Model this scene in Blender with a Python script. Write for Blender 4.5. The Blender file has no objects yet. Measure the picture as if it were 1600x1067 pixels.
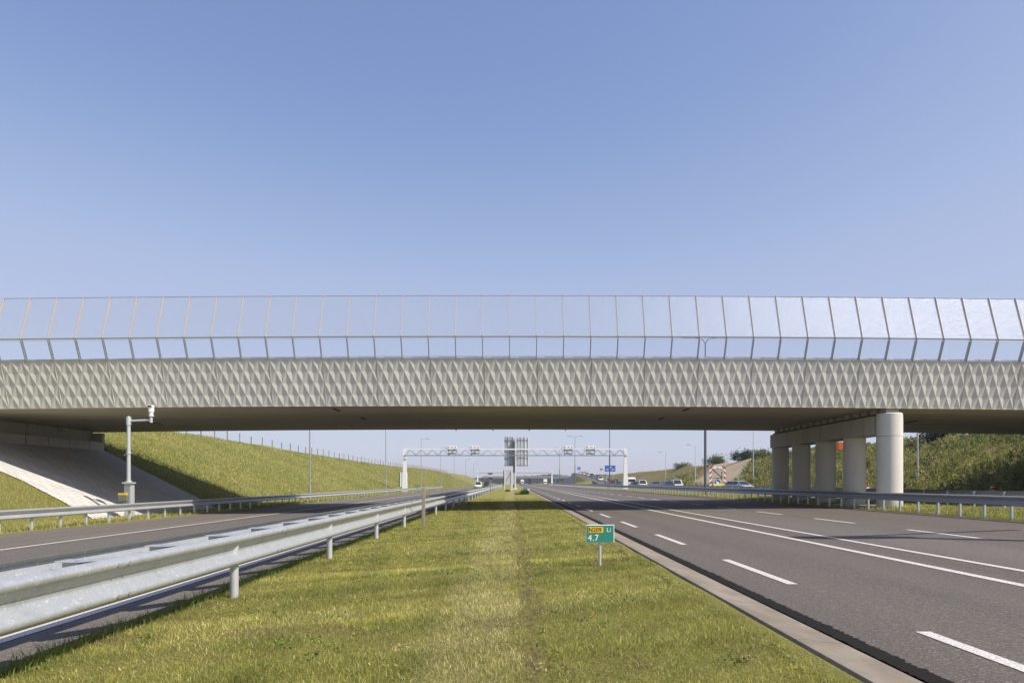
import bpy, bmesh, math, random
import numpy as np
from mathutils import Vector, Matrix
random.seed(7); rng = np.random.default_rng(11)
S = bpy.context.scene
COL = S.collection
# ------------------------------------------------------------------ camera
cd = bpy.data.cameras.new('camera'); cam = bpy.data.objects.new('camera', cd); COL.objects.link(cam)
EYE = 1.45; F = 1067.0; VX = 803.0; HY = 753.5
cam.location = (0, 0, EYE); cam.rotation_euler = (math.radians(90), 0, 0)
cd.sensor_width = 36; cd.lens = 24.007; cd.shift_x = -3/1600; cd.shift_y = 220/1600
cd.clip_start = 0.1; cd.clip_end = 12000
S.camera = cam
# ------------------------------------------------------------------ world + sun
SUNV = Vector((0.80, -0.41, 1.0)).normalized()
el = math.asin(SUNV.z); az = math.atan2(SUNV.x, SUNV.y)
W = bpy.data.worlds.new('World'); S.world = W; W.use_nodes = True
wn = W.node_tree; bg = wn.nodes['Background']
sky = wn.nodes.new('ShaderNodeTexSky'); sky.sky_type = 'NISHITA'; sky.sun_disc = False
sky.sun_elevation = el; sky.sun_rotation = az
sky.air_density = 0.9; sky.dust_density = .85; sky.ozone_density = 2.0; sky.altitude = 0
gm = wn.nodes.new('ShaderNodeGamma'); gm.inputs[1].default_value = 1.32; wn.links.new(sky.outputs[0], gm.inputs[0])
tint = wn.nodes.new('ShaderNodeMix'); tint.data_type = 'RGBA'; tint.blend_type = 'MULTIPLY'; tint.inputs[0].default_value = 1
tint.inputs[7].default_value = (.88, .68, .58, 1); wn.links.new(gm.outputs[0], tint.inputs[6])
thin = wn.nodes.new('ShaderNodeMix'); thin.data_type = 'RGBA'; thin.inputs[0].default_value = .3   # thin high haze
thin.inputs[7].default_value = (1.75, 1.95, 2.95, 1); wn.links.new(tint.outputs[2], thin.inputs[6])
def vscale(sock, f):
    v = wn.nodes.new('ShaderNodeVectorMath'); v.operation = 'SCALE'; v.inputs['Scale'].default_value = f; wn.links.new(sock, v.inputs[0]); return v.outputs[0]
crv = wn.nodes.new('ShaderNodeRGBCurve'); wn.links.new(vscale(thin.outputs[2], .212), crv.inputs['Color'])
for ci, pts in enumerate([[(.15, .13), (.235, .225), (.30, .335), (.37, .42), (.47, .465), (.84, .57), (1, .60)], [(.2, .205), (.31, .33), (.386, .43), (.474, .505), (.61, .55), (.88, .62), (1, .65)], [(.3, .33), (.53, .60), (.651, .69), (.752, .742), (.92, .775), (1, .79)]]):
    c = crv.mapping.curves[ci]; c.points[0].location = (0, 0); c.points[1].location = pts[-1]
    for p in pts[:-1]: c.points.new(*p)
crv.mapping.update()
wn.links.new(vscale(crv.outputs['Color'], 1/.212), bg.inputs[0]); bg.inputs[1].default_value = 0.15
sl = bpy.data.lights.new('sun', 'SUN'); so = bpy.data.objects.new('sun', sl); COL.objects.link(so)
sl.energy = 4.3; sl.angle = math.radians(0.55); sl.color = (1.0, 0.93, 0.82)
so.rotation_euler = SUNV.to_track_quat('Z', 'Y').to_euler()
S.view_settings.view_transform = 'Standard'; S.view_settings.look = 'None'
S.view_settings.exposure = 0.5; S.view_settings.gamma = 1
S.cycles.transparent_max_bounces = 16

# ------------------------------------------------------------------ materials
def lin(c): return tuple(c) + (1.0,)
class N:
    def __init__(s, name):
        s.m = bpy.data.materials.new(name); s.m.use_nodes = True
        s.t = s.m.node_tree; s.b = s.t.nodes['Principled BSDF']; s.out = s.t.nodes['Material Output']
    def n(s, typ, **kw):
        x = s.t.nodes.new(typ)
        for k, v in kw.items(): setattr(x, k, v)
        return x
    def set(s, inp, v):
        if isinstance(v, bpy.types.NodeSocket): s.t.links.new(v, inp)
        elif v is not None:
            if isinstance(v, (tuple, list)) and len(v) == 3 and inp.type == 'RGBA': v = lin(v)
            inp.default_value = v
    def coord(s, scale=(1, 1, 1)):
        if not hasattr(s, 'c'): s.c = s.n('ShaderNodeTexCoord').outputs['Object']
        mp = s.n('ShaderNodeMapping'); s.t.links.new(s.c, mp.inputs[0]); mp.inputs['Scale'].default_value = scale
        return mp.outputs[0]
    def noise(s, scale, detail=4, rough=.55, st=(1, 1, 1), dist=0):
        x = s.n('ShaderNodeTexNoise'); s.t.links.new(s.coord(st), x.inputs['Vector'])
        x.inputs['Scale'].default_value = scale; x.inputs['Detail'].default_value = detail
        x.inputs['Roughness'].default_value = rough; x.inputs['Distortion'].default_value = dist
        return x.outputs['Fac']
    def ramp(s, f, stops):
        x = s.n('ShaderNodeValToRGB'); s.t.links.new(f, x.inputs[0]); e = x.color_ramp.elements
        while len(e) < len(stops): e.new(0.5)
        for i, (p, c) in enumerate(stops):
            e[i].position = p; e[i].color = lin(c) if isinstance(c, (tuple, list)) else (c, c, c, 1)
        return x.outputs[0]
    def mix(s, f, a, b, mode='MIX'):
        x = s.n('ShaderNodeMix', data_type='RGBA', blend_type=mode)
        s.set(x.inputs[0], f); s.set(x.inputs[6], a); s.set(x.inputs[7], b); return x.outputs[2]
    def math(s, op, a, b=0.0, clamp=False):
        x = s.n('ShaderNodeMath', operation=op); x.use_clamp = clamp
        s.set(x.inputs[0], a); s.set(x.inputs[1], b); return x.outputs[0]
    def xyz(s):
        if not hasattr(s, '_x'):
            s.coord(); x = s.n('ShaderNodeSeparateXYZ'); s.t.links.new(s.c, x.inputs[0]); s._x = x.outputs
        return s._x
    def band(s, v, a, b, soft=.05):   # 1 inside [a,b]
        p = s.math('MULTIPLY', s.math('SUBTRACT', v, a), 1/soft, True) if a is not None else 1.0
        q = s.math('MULTIPLY', s.math('SUBTRACT', b, v), 1/soft, True) if b is not None else 1.0
        return s.math('MULTIPLY', p, q)
    def bump(s, f, strength=.3, dist=.02):
        x = s.n('ShaderNodeBump'); s.set(x.inputs['Height'], f)
        x.inputs['Strength'].default_value = strength; x.inputs['Distance'].default_value = dist
        s.t.links.new(x.outputs[0], s.b.inputs['Normal'])
    def done(s, color=None, rough=.7, metal=0.0, spec=.4):
        if color is not None: s.set(s.b.inputs['Base Color'], color)
        s.set(s.b.inputs['Roughness'], rough); s.set(s.b.inputs['Metallic'], metal)
        s.b.inputs['Specular IOR Level'].default_value = spec
        return s.m
def plain(name, c, rough=.6, metal=0, var=.12, scale=3, spec=.4):
    k = N(name); f = k.noise(scale, 5, .6)
    col = k.mix(f, tuple(x*(1-var) for x in c), tuple(min(1, x*(1+var)) for x in c))
    return k.done(col, rough, metal, spec)
M = {}
def concrete(name, c, stain=.35, scale=1.0, rnd=False, splash=0):
    k = N(name)
    a = k.noise(.7*scale, 6, .65); b = k.noise(9*scale, 6, .7); d = k.noise(60, 3, .7)
    st = k.noise(1.6*scale, 5, .6, st=(1, 1, .12))
    col = k.mix(a, tuple(x*.86 for x in c), tuple(x*1.1 for x in c))
    col = k.mix(k.math('MULTIPLY', k.ramp(st, [(.48, 0.0), (.72, 1.0)]), stain), col, tuple(x*.6 for x in c))
    col = k.mix(k.math('MULTIPLY', k.ramp(b, [(.35, 1.0), (.55, 0.0)]), .22), col, tuple(x*.75 for x in c))
    if rnd:
        oi = k.n('ShaderNodeObjectInfo'); col = k.mix(k.math('MULTIPLY', oi.outputs['Random'], .16), col, tuple(x*.55 for x in c))
    if splash:
        zz = k.math('ADD', k.xyz()[2], k.math('MULTIPLY', k.noise(3, 5, .8, st=(1, 1, .4)), 1.1))
        col = k.mix(k.math('MULTIPLY', k.band(zz, None, splash, .5), .5), col, tuple(x*.5 for x in c))
    k.bump(k.math('ADD', b, k.math('MULTIPLY', d, .5)), .12 if rnd else .25, .01)
    return k.done(col, .85, 0, .25)
M['fascia'] = concrete('fascia_concrete', (.72, .70, .64), .3, rnd=True)
M['soffit'] = None
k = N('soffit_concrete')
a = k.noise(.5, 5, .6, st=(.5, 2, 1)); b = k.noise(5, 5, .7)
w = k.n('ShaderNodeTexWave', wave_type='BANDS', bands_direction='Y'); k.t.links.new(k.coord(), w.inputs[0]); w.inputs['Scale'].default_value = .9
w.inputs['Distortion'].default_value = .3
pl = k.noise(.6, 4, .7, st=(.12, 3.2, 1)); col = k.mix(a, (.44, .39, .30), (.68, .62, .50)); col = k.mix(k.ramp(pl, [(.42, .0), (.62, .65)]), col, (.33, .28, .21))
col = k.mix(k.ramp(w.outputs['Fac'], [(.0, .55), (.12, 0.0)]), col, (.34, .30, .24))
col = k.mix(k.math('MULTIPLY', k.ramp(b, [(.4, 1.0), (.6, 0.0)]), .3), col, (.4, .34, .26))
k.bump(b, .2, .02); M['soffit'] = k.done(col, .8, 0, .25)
M['column'] = concrete('column_concrete', (.68, .65, .59), .2, .6, splash=1.5)
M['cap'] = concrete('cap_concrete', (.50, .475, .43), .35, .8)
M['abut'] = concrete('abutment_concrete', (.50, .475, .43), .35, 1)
k = N('slope_paving')
br = k.n('ShaderNodeTexBrick'); k.t.links.new(k.coord(), br.inputs['Vector'])
br.inputs['Scale'].default_value = 1.0; br.inputs['Brick Width'].default_value = .6; br.inputs['Row Height'].default_value = .3
br.inputs['Mortar Size'].default_value = .012; br.inputs['Mortar'].default_value = lin((.2, .19, .18))
br.inputs['Color1'].default_value = lin((.50, .485, .47)); br.inputs['Color2'].default_value = lin((.60, .58, .55))
f = k.noise(.8, 5, .65); f2 = k.noise(12, 4)
col = k.mix(k.math('MULTIPLY', k.ramp(f, [(.4, 0.0), (.7, 1.0)]), .35), br.outputs['Color'], (.36, .34, .31))
k.bump(k.math('ADD', k.math('MULTIPLY', br.outputs['Fac'], -1), k.math('MULTIPLY', f2, .3)), .5, .015); M['slope'] = k.done(col, .85, 0, .25)
k = N('asphalt')
x, y, z = k.xyz()
sp = k.noise(48, 4, .9); sp2 = k.noise(33, 3, .9); big = k.noise(.35, 5, .6, st=(1, .15, 1)); lon = k.noise(1.1, 4, .5, st=(1, .02, 1))
base = (.125, .108, .092)
col = k.mix(k.band(x, 6.9, 8.0, .3), base, (.128, .106, .084))
col = k.mix(k.band(x, 7.98, 11.3, .4), col, (.145, .126, .110))
col = k.mix(k.band(x, 11.6, 18, .5), col, (.122, .098, .082))
col = k.mix(k.band(x, -17, -12.0, .1), col, (.19, .158, .13))
col = k.mix(k.band(x, -12.0, -4.9, .1), col, (.135, .118, .106))
col = k.mix(k.band(x, -4.95, -3.9, .05), col, (.20, .175, .15))
col = k.mix(k.math('MULTIPLY', k.ramp(lon, [(.4, 0.0), (.62, 1.0)]), .5), col, (.078, .066, .058))
col = k.mix(k.math('MULTIPLY', k.ramp(big, [(.4, 0.0), (.75, 1.0)]), .3), col, (.17, .148, .128))
col = k.mix(k.ramp(sp, [(.40, .75), (.56, 0.0)]), col, (.035, .03, .028))
col = k.mix(k.ramp(sp2, [(.52, 0.0), (.66, .5)]), col, (.36, .33, .29))
seam = k.math('ADD', k.band(k.math('ADD', x, k.math('MULTIPLY', k.noise(.6, 3), .03)), 7.36, 7.385, .004), k.band(k.math('ADD', x, k.math('MULTIPLY', k.noise(.6, 3), .03)), 11.45, 11.475, .004))
col = k.mix(k.math('MULTIPLY', seam, .7), col, (.03, .027, .025))
oil = k.noise(.9, 6, .75, st=(1, .35, 1)); col = k.mix(k.math('MULTIPLY', k.ramp(oil, [(.56, 0.0), (.72, 1.0)]), .3), col, (.06, .053, .048))
k.bump(k.math('ADD', sp, sp2), .5, .012); M['asphalt'] = k.done(col, .82, 0, .3)
k = N('tar_strip'); f = k.noise(30, 4, .8); M['tar'] = k.done(k.mix(f, (.005, .005, .005), (.035, .032, .029)), .95, 0, .05); 
k = N('road_paint'); f = k.noise(45, 4, .8); g = k.noise(1.2, 4)
col = k.mix(k.ramp(f, [(.44, .8), (.55, 0.0)]), (.74, .70, .65), (.22, .20, .19)); col = k.mix(k.math('MULTIPLY', g, .25), col, (.5, .47, .42))
M['paint'] = k.done(col, .6)
k = N('kerb_concrete'); f = k.noise(2.2, 6, .7); g = k.noise(35, 4, .8); e = k.noise(1.3, 5, .7, st=(1, .5, 1))
x, y, z = k.xyz()
jt = k.math('FRACT', k.math('MULTIPLY', y, .5)); j = k.math('LESS_THAN', jt, .006)
col = k.mix(f, (.17, .145, .115), (.34, .295, .235)); col = k.mix(k.math('MULTIPLY', k.ramp(g, [(.35, 1.0), (.55, 0.0)]), .35), col, (.2, .17, .14))
col = k.mix(k.ramp(e, [(.45, 0.0), (.65, .6)]), col, (.15, .12, .09)); col = k.mix(j, col, (.08, .07, .06))
k.bump(g, .3, .01); M['kerb'] = k.done(col, .9, 0, .2)
k = N('soil'); f = k.noise(14, 6, .75); M['soil'] = k.done(k.mix(f, (.045, .032, .022), (.17, .13, .09)), .95, 0, .1)
# galvanised steel
k = N('galvanised_steel'); f = k.noise(4, 6, .7); g = k.noise(28, 5, .75, dist=1.5); v = k.n('ShaderNodeTexVoronoi'); k.t.links.new(k.coord(), v.inputs[0]); v.inputs['Scale'].default_value = 60
col = k.mix(f, (.40, .42, .43), (.56, .57, .57)); col = k.mix(k.ramp(g, [(.57, 0.0), (.62, .8)]), col, (.78, .79, .79))
col = k.mix(k.math('MULTIPLY', k.ramp(f, [(.3, 1.0), (.45, 0.0)]), .35), col, (.36, .37, .37))
k.bump(g, .08, .01)
M['galv'] = k.done(col, k.math('ADD', k.math('MULTIPLY', v.outputs['Color'], .12), .42), .55, .5)
M['galv_dull_shade'] = plain('dull_shaded_galvanised_steel', (.33, .35, .38), .5, .5, .15, 5)  # dull steel; also carries painted shade on bracket webs and the shaded rail
M['post'] = plain('galvanised_post', (.58, .60, .62), .45, .4, .1, 6)
M['lamp'] = plain('lamp_pole_grey', (.34, .36, .38), .5, .3, .1, 2)
M['lamp_backlit'] = plain('lamp_pole_backlit', (.13, .14, .155), .5, .2, .1, 2)  # backlit darkness of the double lamps put into the colour
M['white'] = plain('white_coated_steel', (.80, .80, .79), .45, 0, .05, 2)
M['black'] = plain('black_rubber', (.02, .02, .022), .6, 0, .2, 5)
M['darkslot'] = plain('dark_recess', (.012, .011, .01), .9)
M['dark_metal'] = plain('dark_metal', (.06, .065, .07), .5, .2)
M['wood'] = plain('weathered_wood', (.28, .24, .19), .9, 0, .35, 14)
M['fencewood'] = plain('fence_wood', (.22, .17, .13), .9, 0, .3, 8)
M['green'] = plain('sign_green', (.035, .25, .19), .45, 0, .04)
M['yellow'] = plain('sign_yellow', (.82, .52, .03), .45, 0, .04)
M['yellow_box'] = plain('yellow_plastic', (.75, .47, .03), .5, 0, .06)
M['paleyellow'] = plain('pale_yellow_panel', (.85, .72, .12), .5, 0, .06)
M['text_white'] = plain('lettering_white', (.85, .86, .84), .5, 0, .02)
M['text_black'] = plain('lettering_black', (.02, .018, .01), .5, 0, .02)
M['blue'] = plain('sign_blue', (.02, .12, .50), .4, 0, .04)
M['red'] = plain('sign_red', (.42, .03, .035), .5, 0, .06)
M['signback'] = plain('sign_back_grey', (.58, .59, .60), .5, .3, .15, 2)
M['signback_dark'] = plain('sign_back_blue_grey', (.34, .37, .40), .45, .2, .25, 1.2)
M['orange'] = plain('orange_paint', (.65, .14, .03), .5)
M['oldconc'] = concrete('far_concrete', (.36, .37, .38), .3, .3)
M['bluepave'] = plain('dark_slope_paving', (.085, .09, .105), .8, 0, .2, .5)
M['rubber'] = M['black']
k = N('window_glass'); M['glass'] = k.done((.02, .025, .03), .05, 0, .8)
k = N('lamp_glass'); M['lampglass'] = k.done((.8, .8, .78), .1, 0, .6)
M['redlamp'] = plain('tail_lamp_red', (.35, .01, .01), .25)
def paintm(n, c): 
    m = plain(n, c, .28, .1, .04, 2, .6); return m
CARP = {'white': (.75, .75, .74), 'black': (.015, .016, .02), 'silver': (.42, .43, .45), 'red': (.40, .03, .025), 'blue': (.03, .06, .16), 'grey': (.13, .14, .16)}
for n_, c_ in CARP.items(): M['car_'+n_] = paintm('car_paint_'+n_, c_)
# noise screen: clear acrylic with faint haze
def screen(name, haze, hcol, rough):
    k = N(name); t = k.n('ShaderNodeBsdfTransparent'); t.inputs[0].default_value = (.985, .99, .99, 1)
    g = k.n('ShaderNodeBsdfGlossy'); g.inputs['Roughness'].default_value = rough
    bmp = k.n('ShaderNodeBump'); k.set(bmp.inputs['Height'], k.noise(4.5, 5, .75, st=(1, 1, 2.2))); bmp.inputs['Strength'].default_value = .5; bmp.inputs['Distance'].default_value = .05
    k.t.links.new(bmp.outputs[0], g.inputs['Normal'])
    d = k.n('ShaderNodeBsdfTranslucent'); d.inputs[0].default_value = lin(hcol)
    m1 = k.n('ShaderNodeMixShader'); m1.inputs[0].default_value = haze; k.t.links.new(t.outputs[0], m1.inputs[1]); k.t.links.new(d.outputs[0], m1.inputs[2])
    f = k.math('MULTIPLY', k.ramp(k.noise(3.5, 5, .8, st=(.8, 1, 2.5)), [(.3, .5), (.8, 1.0)]), .05)
    m2 = k.n('ShaderNodeMixShader'); k.t.links.new(f, m2.inputs[0]); k.t.links.new(m1.outputs[0], m2.inputs[1]); k.t.links.new(g.outputs[0], m2.inputs[2])
    k.t.links.new(m2.outputs[0], k.out.inputs[0]); return k.m
M['pane'] = screen('hazy_clear_acrylic', .2, (.85, .87, .95), .25)
M['pane_low'] = screen('clear_glass', .02, (.8, .85, .95), .06)
# vegetation with per-leaf colour attribute
def vegmat(name, rough=.7, trans=.35):
    k = N(name); at = k.n('ShaderNodeAttribute'); at.attribute_name = 'tint'
    k.done(at.outputs['Color'], rough, 0, .25)
    tr = k.n('ShaderNodeBsdfTranslucent'); k.t.links.new(at.outputs['Color'], tr.inputs[0])
    mx = k.n('ShaderNodeMixShader'); mx.inputs[0].default_value = trans
    k.t.links.new(k.b.outputs[0], mx.inputs[1]); k.t.links.new(tr.outputs[0], mx.inputs[2]); k.t.links.new(mx.outputs[0], k.out.inputs[0])
    return k.m
M['blade'] = vegmat('grass_blades'); M['leaf'] = vegmat('leaves')
M['bark'] = plain('bark', (.12, .09, .07), .9, 0, .3, 10)
# ground
k = N('grass_ground'); x, y, z = k.xyz()
n1 = k.noise(.9, 6, .65); n2 = k.noise(7, 6, .75); n3 = k.noise(.13, 5, .6); n4 = k.noise(34, 4, .8); n5 = k.noise(2.6, 6, .7)
gcol = k.mix(n2, (.15, .165, .03), (.38, .35, .09))
gcol = k.mix(k.ramp(n1, [(.38, 0.0), (.68, .8)]), gcol, (.30, .265, .095))
gcol = k.mix(k.ramp(n5, [(.56, 0.0), (.72, .55)]), gcol, (.15, .105, .062))
wob = k.math('ADD', x, k.math('MULTIPLY', k.math('SUBTRACT', n5, .5), .5))
dry = k.band(wob, -.95, .15, .3)
gcol = k.mix(k.math('MULTIPLY', dry, .45), gcol, (.38, .33, .15))
ruts = k.band(wob, .12, .24, .06); gcol = k.mix(k.math('MULTIPLY', ruts, k.ramp(n1, [(.35, 0.0), (.6, .9)])), gcol, (.12, .085, .055))
# left bank
lb = k.band(x, None, -18.9, .5)
lcol = k.mix(n2, (.11, .135, .025), (.22, .225, .055)); lcol = k.mix(k.ramp(n3, [(.35, .1), (.62, .75)]), lcol, (.285, .245, .09)); lcol = k.mix(k.ramp(n5, [(.55, 0.0), (.7, .5)]), lcol, (.24, .20, .10))
gcol = k.mix(lb, gcol, lcol)
# right bank: dry grass, far end browner, bare sand face
rb = k.band(x, 29.3, None, .5)
rcol = k.mix(n2, (.10, .10, .035), (.27, .22, .095)); rcol = k.mix(k.ramp(n3, [(.4, 0.0), (.65, .6)]), rcol, (.30, .23, .11))
yw = k.math('ADD', k.math('SUBTRACT', y, k.math('MULTIPLY', k.math('SUBTRACT', x, 31.0), 2.1)), k.math('MULTIPLY', k.math('SUBTRACT', n3, .5), 16))
xx = k.math('SUBTRACT', y, k.math('MULTIPLY', x, 1.0))
sand = k.math('MULTIPLY', k.band(yw, 94, 124, 4), k.band(z, .8, 40, .8))
rcol = k.mix(sand, rcol, k.mix(n5, (.36, .28, .19), (.52, .43, .31)))
gcol = k.mix(rb, gcol, rcol)
gcol = k.mix(k.ramp(n4, [(.36, .6), (.56, 0.0)]), gcol, (.04, .045, .012))
k.bump(k.math('ADD', k.math('MULTIPLY', n2, 1.0), k.math('MULTIPLY', n4, .6)), .9, .08)
M['grass'] = k.done(gcol, .95, 0, .1)

# ------------------------------------------------------------------ mesh helpers
def setp(o, label=None, cat=None, group=None, kind=None):
    if label: o['label'] = label
    if cat: o['category'] = cat
    if group: o['group'] = group
    if kind: o['kind'] = kind
    return o
def empty(name, loc, label, cat, group=None, rz=0):
    o = bpy.data.objects.new(name, None); o.location = loc; o.rotation_euler = (0, 0, rz); COL.objects.link(o)
    o.empty_display_size = .2
    return setp(o, label, cat, group)
class MB:
    def __init__(s): s.v = []; s.f = []; s.mi = []; s.cur = 0
    def add(s, vs, fs):
        b = len(s.v); s.v += [tuple(p) for p in vs]; s.f += [tuple(i+b for i in f) for f in fs]; s.mi += [s.cur]*len(fs); return s
    def box(s, cx, cy, cz, sx, sy, sz, rz=0, R=None):
        vs = [Vector((a*sx/2, b*sy/2, c*sz/2)) for a in (-1, 1) for b in (-1, 1) for c in (-1, 1)]
        if rz: vs = [Matrix.Rotation(rz, 3, 'Z') @ v for v in vs]
        if R is not None: vs = [R @ v for v in vs]
        vs = [v + Vector((cx, cy, cz)) for v in vs]
        return s.add(vs, [(0, 1, 3, 2), (4, 6, 7, 5), (0, 4, 5, 1), (2, 3, 7, 6), (0, 2, 6, 4), (1, 5, 7, 3)])
    def tube(s, p, q, r0, r1=None, n=10, caps=True):
        p = Vector(p); q = Vector(q); r1 = r0 if r1 is None else r1; d = (q-p).normalized()
        a = d.orthogonal().normalized(); b = d.cross(a)
        vs = []
        for c, r in ((p, r0), (q, r1)):
            for i in range(n):
                t = 2*math.pi*i/n; vs.append(c + (a*math.cos(t)+b*math.sin(t))*r)
        fs = [(i, (i+1) % n, n+(i+1) % n, n+i) for i in range(n)]
        if caps: fs += [tuple(range(n))[::-1], tuple(range(n, 2*n))]
        return s.add(vs, fs)
    def bar(s, p, q, w, h=None):
        p = Vector(p); q = Vector(q); d = q-p; L = d.length; h = h or w
        R = d.to_track_quat('Y', 'Z').to_matrix(); c = (p+q)/2
        return s.box(c.x, c.y, c.z, w, L, h, R=R)
    def sweep(s, prof, stations):   # prof [(dx,dz)], stations [(x,y,z)] along Y
        n = len(prof); vs = []; fs = []
        for (X, Y, Z) in stations: vs += [(X+dx, Y, Z+dz) for dx, dz in prof]
        for i in range(len(stations)-1):
            for j in range(n-1):
                a = i*n+j; fs.append((a, a+1, a+n+1, a+n))
        return s.add(vs, fs)
    def quad(s, *p): return s.add(p, [tuple(range(len(p)))])
    def mesh(s, name, mats, smooth=False):
        me = bpy.data.meshes.new(name); me.from_pydata(s.v, [], s.f); 
        for m in (mats if isinstance(mats, (list, tuple)) else [mats]): me.materials.append(m)
        if len(me.materials) > 1: me.polygons.foreach_set('material_index', s.mi)
        bm = bmesh.new(); bm.from_mesh(me); bmesh.ops.recalc_face_normals(bm, faces=bm.faces); bm.to_mesh(me); bm.free()
        if smooth:
            me.polygons.foreach_set('use_smooth', [True]*len(me.polygons))
            try: me.set_sharp_from_angle(angle=math.radians(38))
            except Exception: pass
        return me
    def obj(s, name, mats, parent=None, smooth=False, loc=None, bevel=0):
        o = bpy.data.objects.new(name, s.mesh(name, mats, smooth)); COL.objects.link(o)
        if parent: o.parent = parent
        if loc: o.location = loc
        if bevel:
            b = o.modifiers.new('bevel', 'BEVEL'); b.width = bevel; b.segments = 2; b.limit_method = 'ANGLE'; b.angle_limit = .7
        return o
def link_mesh(name, me, parent=None, loc=(0, 0, 0), rz=0):
    o = bpy.data.objects.new(name, me); COL.objects.link(o); o.location = loc; o.rotation_euler = (0, 0, rz)
    if parent: o.parent = parent
    return o
def copy_tree(o, loc=None, rz=None, label=None, parent=None):
    c = o.copy(); COL.objects.link(c)
    if parent: c.parent = parent
    if loc is not None: c.location = loc
    if rz is not None: c.rotation_euler = (0, 0, rz)
    if label: c['label'] = label
    for ch in list(o.children): copy_tree(ch, parent=c)
    return c
def text_mesh(txt, size, mat, name, parent, loc, extrude=.002, sx=1.0, bold=0.0):
    cu = bpy.data.curves.new(name, 'FONT'); cu.body = txt; cu.size = size; cu.extrude = extrude; cu.offset = bold; cu.align_x = 'LEFT'; cu.space_character = 1.08
    t = bpy.data.objects.new('tmp', cu); COL.objects.link(t)
    dg = bpy.context.evaluated_depsgraph_get(); me = bpy.data.meshes.new_from_object(t.evaluated_get(dg))
    bpy.data.objects.remove(t); me.materials.clear(); me.materials.append(mat); me.name = name
    me.transform(Matrix.Rotation(math.radians(90), 4, 'X') @ Matrix.Scale(sx, 4, (1, 0, 0)))
    o = bpy.data.objects.new(name, me); COL.objects.link(o); o.parent = parent; o.location = loc
    return o
def quads_mesh(name, V, F, mat, tint=None):
    me = bpy.data.meshes.new(name); nv = len(V); nf = len(F); k_ = F.shape[1]
    me.vertices.add(nv); me.vertices.foreach_set('co', V.astype(np.float32).ravel())
    me.loops.add(nf*k_); me.loops.foreach_set('vertex_index', F.astype(np.int32).ravel())
    me.polygons.add(nf); me.polygons.foreach_set('loop_start', np.arange(0, nf*k_, k_, dtype=np.int32))
    if tint is not None:
        at = me.attributes.new('tint', 'FLOAT_COLOR', 'POINT')
        at.data.foreach_set('color', np.concatenate([tint, np.ones((nv, 1))], 1).astype(np.float32).ravel())
    me.update(calc_edges=True); me.materials.append(mat)
    return me

# ------------------------------------------------------------------ terrain
def ss(a, b, t): t = np.clip((t-a)/(b-a), 0, 1); return t*t*(3-2*t)
_ph = np.random.default_rng(5).uniform(0, 6.28, 24)
def wav(X, Y, s):
    r = 0
    for i in range(8): 
        a = _ph[i]; f = s*(1+.37*i); r = r + np.sin(X*f*math.cos(a)+Y*f*math.sin(a)+_ph[i+8])/(1+.4*i)
    return r/3.5
def lcrest(Y): return 6.65 - .5*ss(80, 115, Y) - .35*ss(115, 170, Y) + .9*ss(190, 270, Y) - 6.5*ss(560, 900, Y)
def rcrest(Y): return 6.3 - 1.0*ss(128, 142, Y) - .35*ss(165, 200, Y) - 4.6*ss(300, 430, Y)
def rampx(Y): return 27.5 + 18*(Y-170)/310
def rampz(Y): return .25 + 6.6*ss(150, 470, Y)
def tz(X, Y):
    X = np.asarray(X, float); Y = np.asarray(Y, float)
    z = .01*np.clip(X, -18.8, 25)
    # sunk under the roads
    road = ((X > -15.9) & (X < -4.0)) | ((X > 2.44) & (X < 16.65)) | ((X > 22.8) & (X < 29.2) & (Y < 500))
    med = (X > -4.1) & (X < 2.5)
    z = z + np.where(med, .035 + .02*wav(X, Y, 1.7), 0)
    z = np.where(road, z-.09, z)
    z = z + .14*np.exp(-((X-19.0)/1.9)**2)*((X > 16.66) & (X < 22.8))
    # left bank
    lz = -.188 + .414*(-18.8-X); lc = lcrest(Y)
    lz = np.minimum(lz, lc) + np.where((X < -24) & (Y > 54), .12*wav(X, Y, .35), 0)
    lz = np.where((X < -27.95) & (Y > 30.7) & (Y < 47.4), np.minimum(lz, 3.5), lz)
    z = np.where(X < -18.8, lz, z)
    # right bank
    rc = rcrest(Y) + .5*wav(X*.6, Y*.6, .25) 
    rz = np.minimum(.25+.40*(X-30.8), rc - np.clip(X-52, 0, 60)*.05)
    rz = rz + np.where(X > 33, .25*wav(X, Y, .5), 0)
    z = np.where(X > 30.8, np.maximum(rz, .25), z)
    # ramp embankment
    rx = rampx(Y); rzz = rampz(Y) - np.clip(np.abs(X-rx)-4.0, 0, 99)*.85
    z = np.where((Y > 165) & (Y < 700) & (X > 18), np.maximum(z, np.where(rzz > .2, rzz, -9)), z)
    z = np.where((Y > 505) & (np.abs(X) < 46), np.minimum(z, .2), z)
    return z
def grid(name, xs, ys, zf, mat):
    X, Y = np.meshgrid(xs, ys); Z = zf(X, Y)
    V = np.stack([X.ravel(), Y.ravel(), Z.ravel()], 1); nx = len(xs); ny = len(ys)
    i = np.arange(nx-1)[None, :] + np.arange(ny-1)[:, None]*nx; i = i.ravel()
    F_ = np.stack([i, i+1, i+nx+1, i+nx], 1)
    o = bpy.data.objects.new(name, quads_mesh(name, V, F_, mat)); COL.objects.link(o)
    o.data.polygons.foreach_set('use_smooth', [True]*len(o.data.polygons))
    return o
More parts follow.
